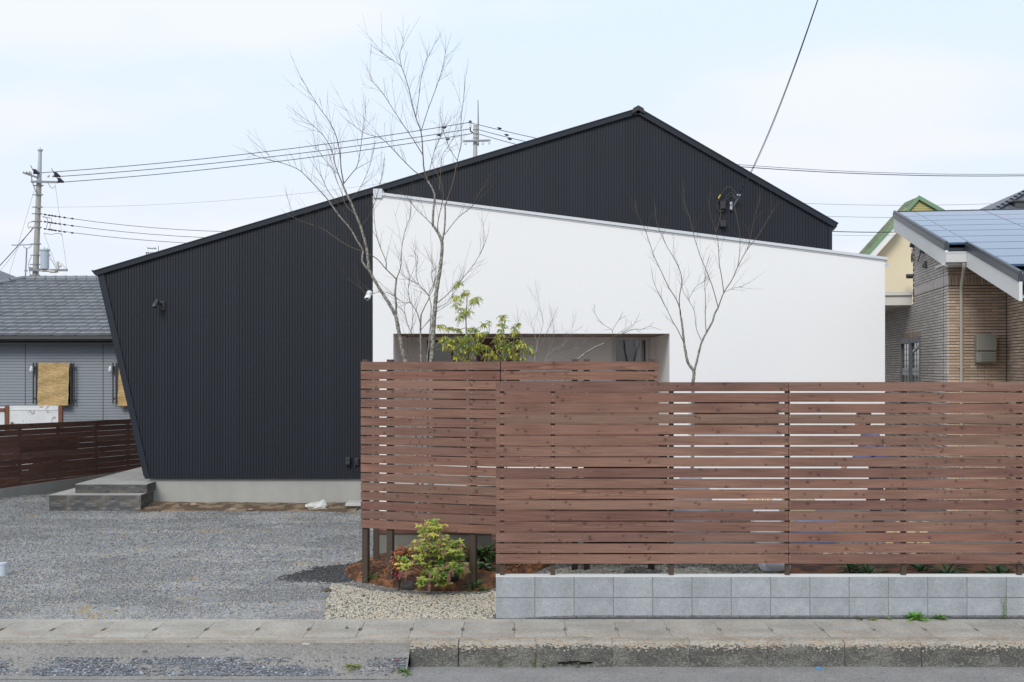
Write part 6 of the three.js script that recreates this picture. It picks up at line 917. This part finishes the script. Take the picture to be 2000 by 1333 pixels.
// things stored behind the long fence, glimpsed through the gaps
{
  const gsack = (px, py, Z, w, h, col, label) => { const x = X(px, Z), y = gY(x, Z), g = new THREE.SphereGeometry(0.5, 24, 16), p = g.attributes.position; for (let i = 0; i < p.count; i++) { const X0 = p.getX(i), Y0 = p.getY(i), Z0 = p.getZ(i), n = fbm(X0 * 3 + px, Z0 * 3 + Y0 * 3, 611, 3) - 0.5; const q = (v) => Math.sign(v) * Math.pow(Math.abs(v) * 2, 0.6) / 2; p.setXYZ(i, x + q(X0) * w * (1 + n * 0.4), y + (q(Y0) + 0.45) * h * (1 + n * 0.4), -Z + q(Z0) * 0.35); } g.computeVertexNormals(); return solo('garden_sack', buv(g), M(col, 0.6), label, 'sack'); };
  gsack(1514, 1100, 12.7, 0.32, 0.14, [0.62, 0.62, 0.64], 'white sack lying behind the wall beneath the fence seam');
  gsack(1350, 920, 15.2, 0.5, 0.85, [0.30, 0.33, 0.38], 'grey blue filled sack glimpsed through the fence gaps beside the window');
  gsack(1445, 990, 15.0, 0.55, 0.5, [0.10, 0.10, 0.11], 'black filled sack glimpsed through the fence gaps at mid height');
  gsack(1500, 985, 14.6, 0.4, 0.55, [0.6, 0.62, 0.68], 'pale filled sack glimpsed through the fence gaps near the seam');
  gsack(1590, 1000, 14.4, 0.55, 0.42, [0.11, 0.2, 0.40], 'blue tarpaulin bundle glimpsed through the fence gaps right of the seam');
  gsack(1560, 960, 15.4, 0.5, 0.6, [0.33, 0.30, 0.20], 'khaki sack behind the blue tarpaulin bundle');
  const w = thing('timber_stack', 'stack of pale timber offcuts glimpsed low through the fence gaps', 'timber', [X(1760, 14), gY(X(1760, 14), 14), -14]); for (let k = 0; k < 9; k++) part(w, 'plank', beam(V(X(1745 + k * 8, 14), gY(3, 14) + 0.06 + 0.05 * (k % 3), -14 + rr(-0.2, 0.2)), V(X(1740 + k * 9 + 20, 14), gY(3, 14) + 0.2 + 0.06 * (k % 3), -14.4), 0.09, 0.035), M([0.5, 0.38, 0.22], 0.8));
  const l = thing('timber_stack', 'leaning pale laths glimpsed through the fence gaps beneath the wall window', 'timber', [X(1460, 15.5), gY(X(1460, 15.5), 15.5), -15.5]); for (let k = 0; k < 5; k++) part(l, 'lath', beam(V(X(1440 + k * 12, 15.5), gY(3, 15.5), -15.3), V(X(1470 + k * 10, 15.5), gY(3, 15.5) + 0.55, -15.6), 0.05, 0.02), M([0.5, 0.36, 0.2], 0.8));
}
// ---------- the person working behind the fence ----------
function field(bones, c, size, res, k) {                    // smooth union of tapered capsules
  const mc = new MarchingCubes(res, new THREE.MeshBasicMaterial(), false, false, 300000); mc.isolation = 0; const a = V(0, 0, 0), p = V(0, 0, 0);
  for (let z = 0; z < res; z++) for (let y = 0; y < res; y++) for (let x = 0; x < res; x++) {
    p.set((x - res / 2) / (res / 2), (y - res / 2) / (res / 2), (z - res / 2) / (res / 2)).multiplyScalar(size / 2).add(c); let d = 1e3;
    for (const [A, B, ra, rb, sx] of bones) { a.subVectors(B, A); const L = a.lengthSq(), t = L ? clamp(p.clone().sub(A).dot(a) / L) : 0; const q = p.clone().sub(A.clone().addScaledVector(a, t)); if (sx) q.z *= sx; const e = q.length() - mix(ra, rb, t); const h = clamp(0.5 + 0.5 * (d - e) / k); d = mix(d, e, h) - k * h * (1 - h); }
    mc.field[x + y * res + z * res * res] = -d;
  }
  mc.update(); const n = mc.count, g = new THREE.BufferGeometry(), pos = new Float32Array(n * 3), nor = new Float32Array(n * 3);
  for (let i = 0; i < n * 3; i++) { pos[i] = mc.positionArray[i] * size / 2; nor[i] = mc.normalArray[i]; }
  g.setAttribute('position', new THREE.BufferAttribute(pos, 3)); g.setAttribute('normal', new THREE.BufferAttribute(nor, 3)); g.translate(c.x, c.y, c.z); return buv(g);
}
{
  const Z = 15.6, bx = X(1705, Z), by = gY(bx, Z), o = thing('person', 'person in a purple blue jacket and dark cap stooping behind the fence', 'person', [bx, by, -Z]);
  const J = (x, y, z) => V(x, y, z);                         // facing -x, bent forward a little
  const hip = J(0.10, 0.86, 0), chest = J(-0.02, 1.24, 0), neck = J(-0.08, 1.40, 0), head = J(-0.15, 1.56, 0);
  const limbs = []; const sk = [[neck, head, 0.055, 0.055], [J(-0.155, 1.575, 0), J(-0.14, 1.60, 0), 0.088, 0.092], [J(-0.20, 1.515, 0), J(-0.17, 1.53, 0), 0.045, 0.06], [J(-0.245, 1.56, 0), J(-0.235, 1.58, 0), 0.012, 0.010], [hip, chest, 0.115, 0.125], [chest, neck, 0.13, 0.06], [J(-0.15, 1.565, 0.085), J(-0.145, 1.585, 0.085), 0.018, 0.02], [J(-0.15, 1.565, -0.085), J(-0.145, 1.585, -0.085), 0.018, 0.02]];
  const shirt = [[hip.clone().add(V(0, 0.06, 0)), chest, 0.145, 0.155], [chest, J(-0.07, 1.37, 0), 0.155, 0.085], [J(-0.03, 1.33, 0.12), J(-0.03, 1.33, -0.12), 0.085, 0.085]], trou = [[J(0.10, 0.93, 0.05), J(0.10, 0.93, -0.05), 0.135, 0.135]], boots = [];
  for (const s of [1, -1]) {
    const sh = J(-0.03, 1.33, s * 0.19), el = J(-0.14 - s * 0.04, 1.06, s * 0.24), wr = J(-0.34 - s * 0.05, 0.98 + s * 0.03, s * 0.17), kn = J(0.0 - s * 0.03, 0.48, s * 0.11), an = J(0.10 - s * 0.04, 0.09, s * 0.12);
    sk.push([sh, el, 0.055, 0.042], [el, wr, 0.042, 0.028], [J(0.10, 0.88, s * 0.09), kn, 0.08, 0.055], [kn, an, 0.05, 0.038]);
    const d = wr.clone().sub(el).normalize(), palm = wr.clone().addScaledVector(d, 0.075), side = V(0, 0, s), dn = V(0, -1, 0); sk.push([wr, palm, 0.026, 0.03, 0.8]);
    for (let f = 0; f < 4; f++) { const r = palm.clone().addScaledVector(side, (f - 1.5) * 0.02), L = [0.034, 0.04, 0.038, 0.03][f], m = r.clone().addScaledVector(d, L).addScaledVector(dn, 0.012), e = m.clone().addScaledVector(d, L * 0.5).addScaledVector(dn, L * 0.75); sk.push([r, m, 0.0095, 0.0088], [m, e, 0.0088, 0.0078]); }
    const th = wr.clone().addScaledVector(d, 0.03).addScaledVector(side, -0.028), tm = th.clone().addScaledVector(d, 0.03).addScaledVector(side, -0.016).addScaledVector(dn, 0.01); sk.push([th, tm, 0.011, 0.0095], [tm, tm.clone().addScaledVector(d, 0.028), 0.0095, 0.008]);
    shirt.push([sh, el, 0.078, 0.062], [el, el.clone().lerp(wr, 0.35), 0.062, 0.056]); trou.push([J(0.10, 0.88, s * 0.09), kn, 0.108, 0.08], [kn, an, 0.078, 0.068]); boots.push([an.clone().add(V(0.02, -0.03, 0)), an.clone().add(V(-0.15, -0.055, 0)), 0.055, 0.04], [an.clone().add(V(0, 0.08, 0)), an, 0.055, 0.055]);
  }
  const c = V(-0.08, 0.84, 0);
  lpart(o, 'body', field(sk, c, 1.78, 120, 0.02), M([0.42, 0.22, 0.15], 0.6)); lpart(o, 'jacket', field(shirt, V(-0.05, 1.14, 0), 0.9, 56, 0.05), M([0.10, 0.10, 0.215], 0.85)); lpart(o, 'trousers', field(trou, V(0.05, 0.55, 0), 1.2, 60, 0.05), M([0.02, 0.022, 0.035], 0.9)); lpart(o, 'boots', field(boots, V(0.03, 0.1, 0), 0.6, 44, 0.03), M([0.015, 0.015, 0.015], 0.8));
  lpart(o, 'cap', [field([[J(-0.135, 1.615, 0), J(-0.12, 1.63, 0), 0.098, 0.094], [J(-0.09, 1.57, 0), J(-0.10, 1.60, 0), 0.085, 0.09]], V(-0.12, 1.6, 0), 0.34, 36, 0.03), new THREE.CylinderGeometry(0.075, 0.075, 0.008, 20, 1).scale(1.2, 1, 1).rotateZ(0.25).translate(-0.235, 1.62, 0)], M([0.015, 0.015, 0.02], 0.8));
  o.traverse((m) => { if (m.isMesh) m.castShadow = true; });
}
scene.traverse((o) => { if (o.isMesh) o.castShadow = o.receiveShadow = true; });
renderer.render(scene, camera);
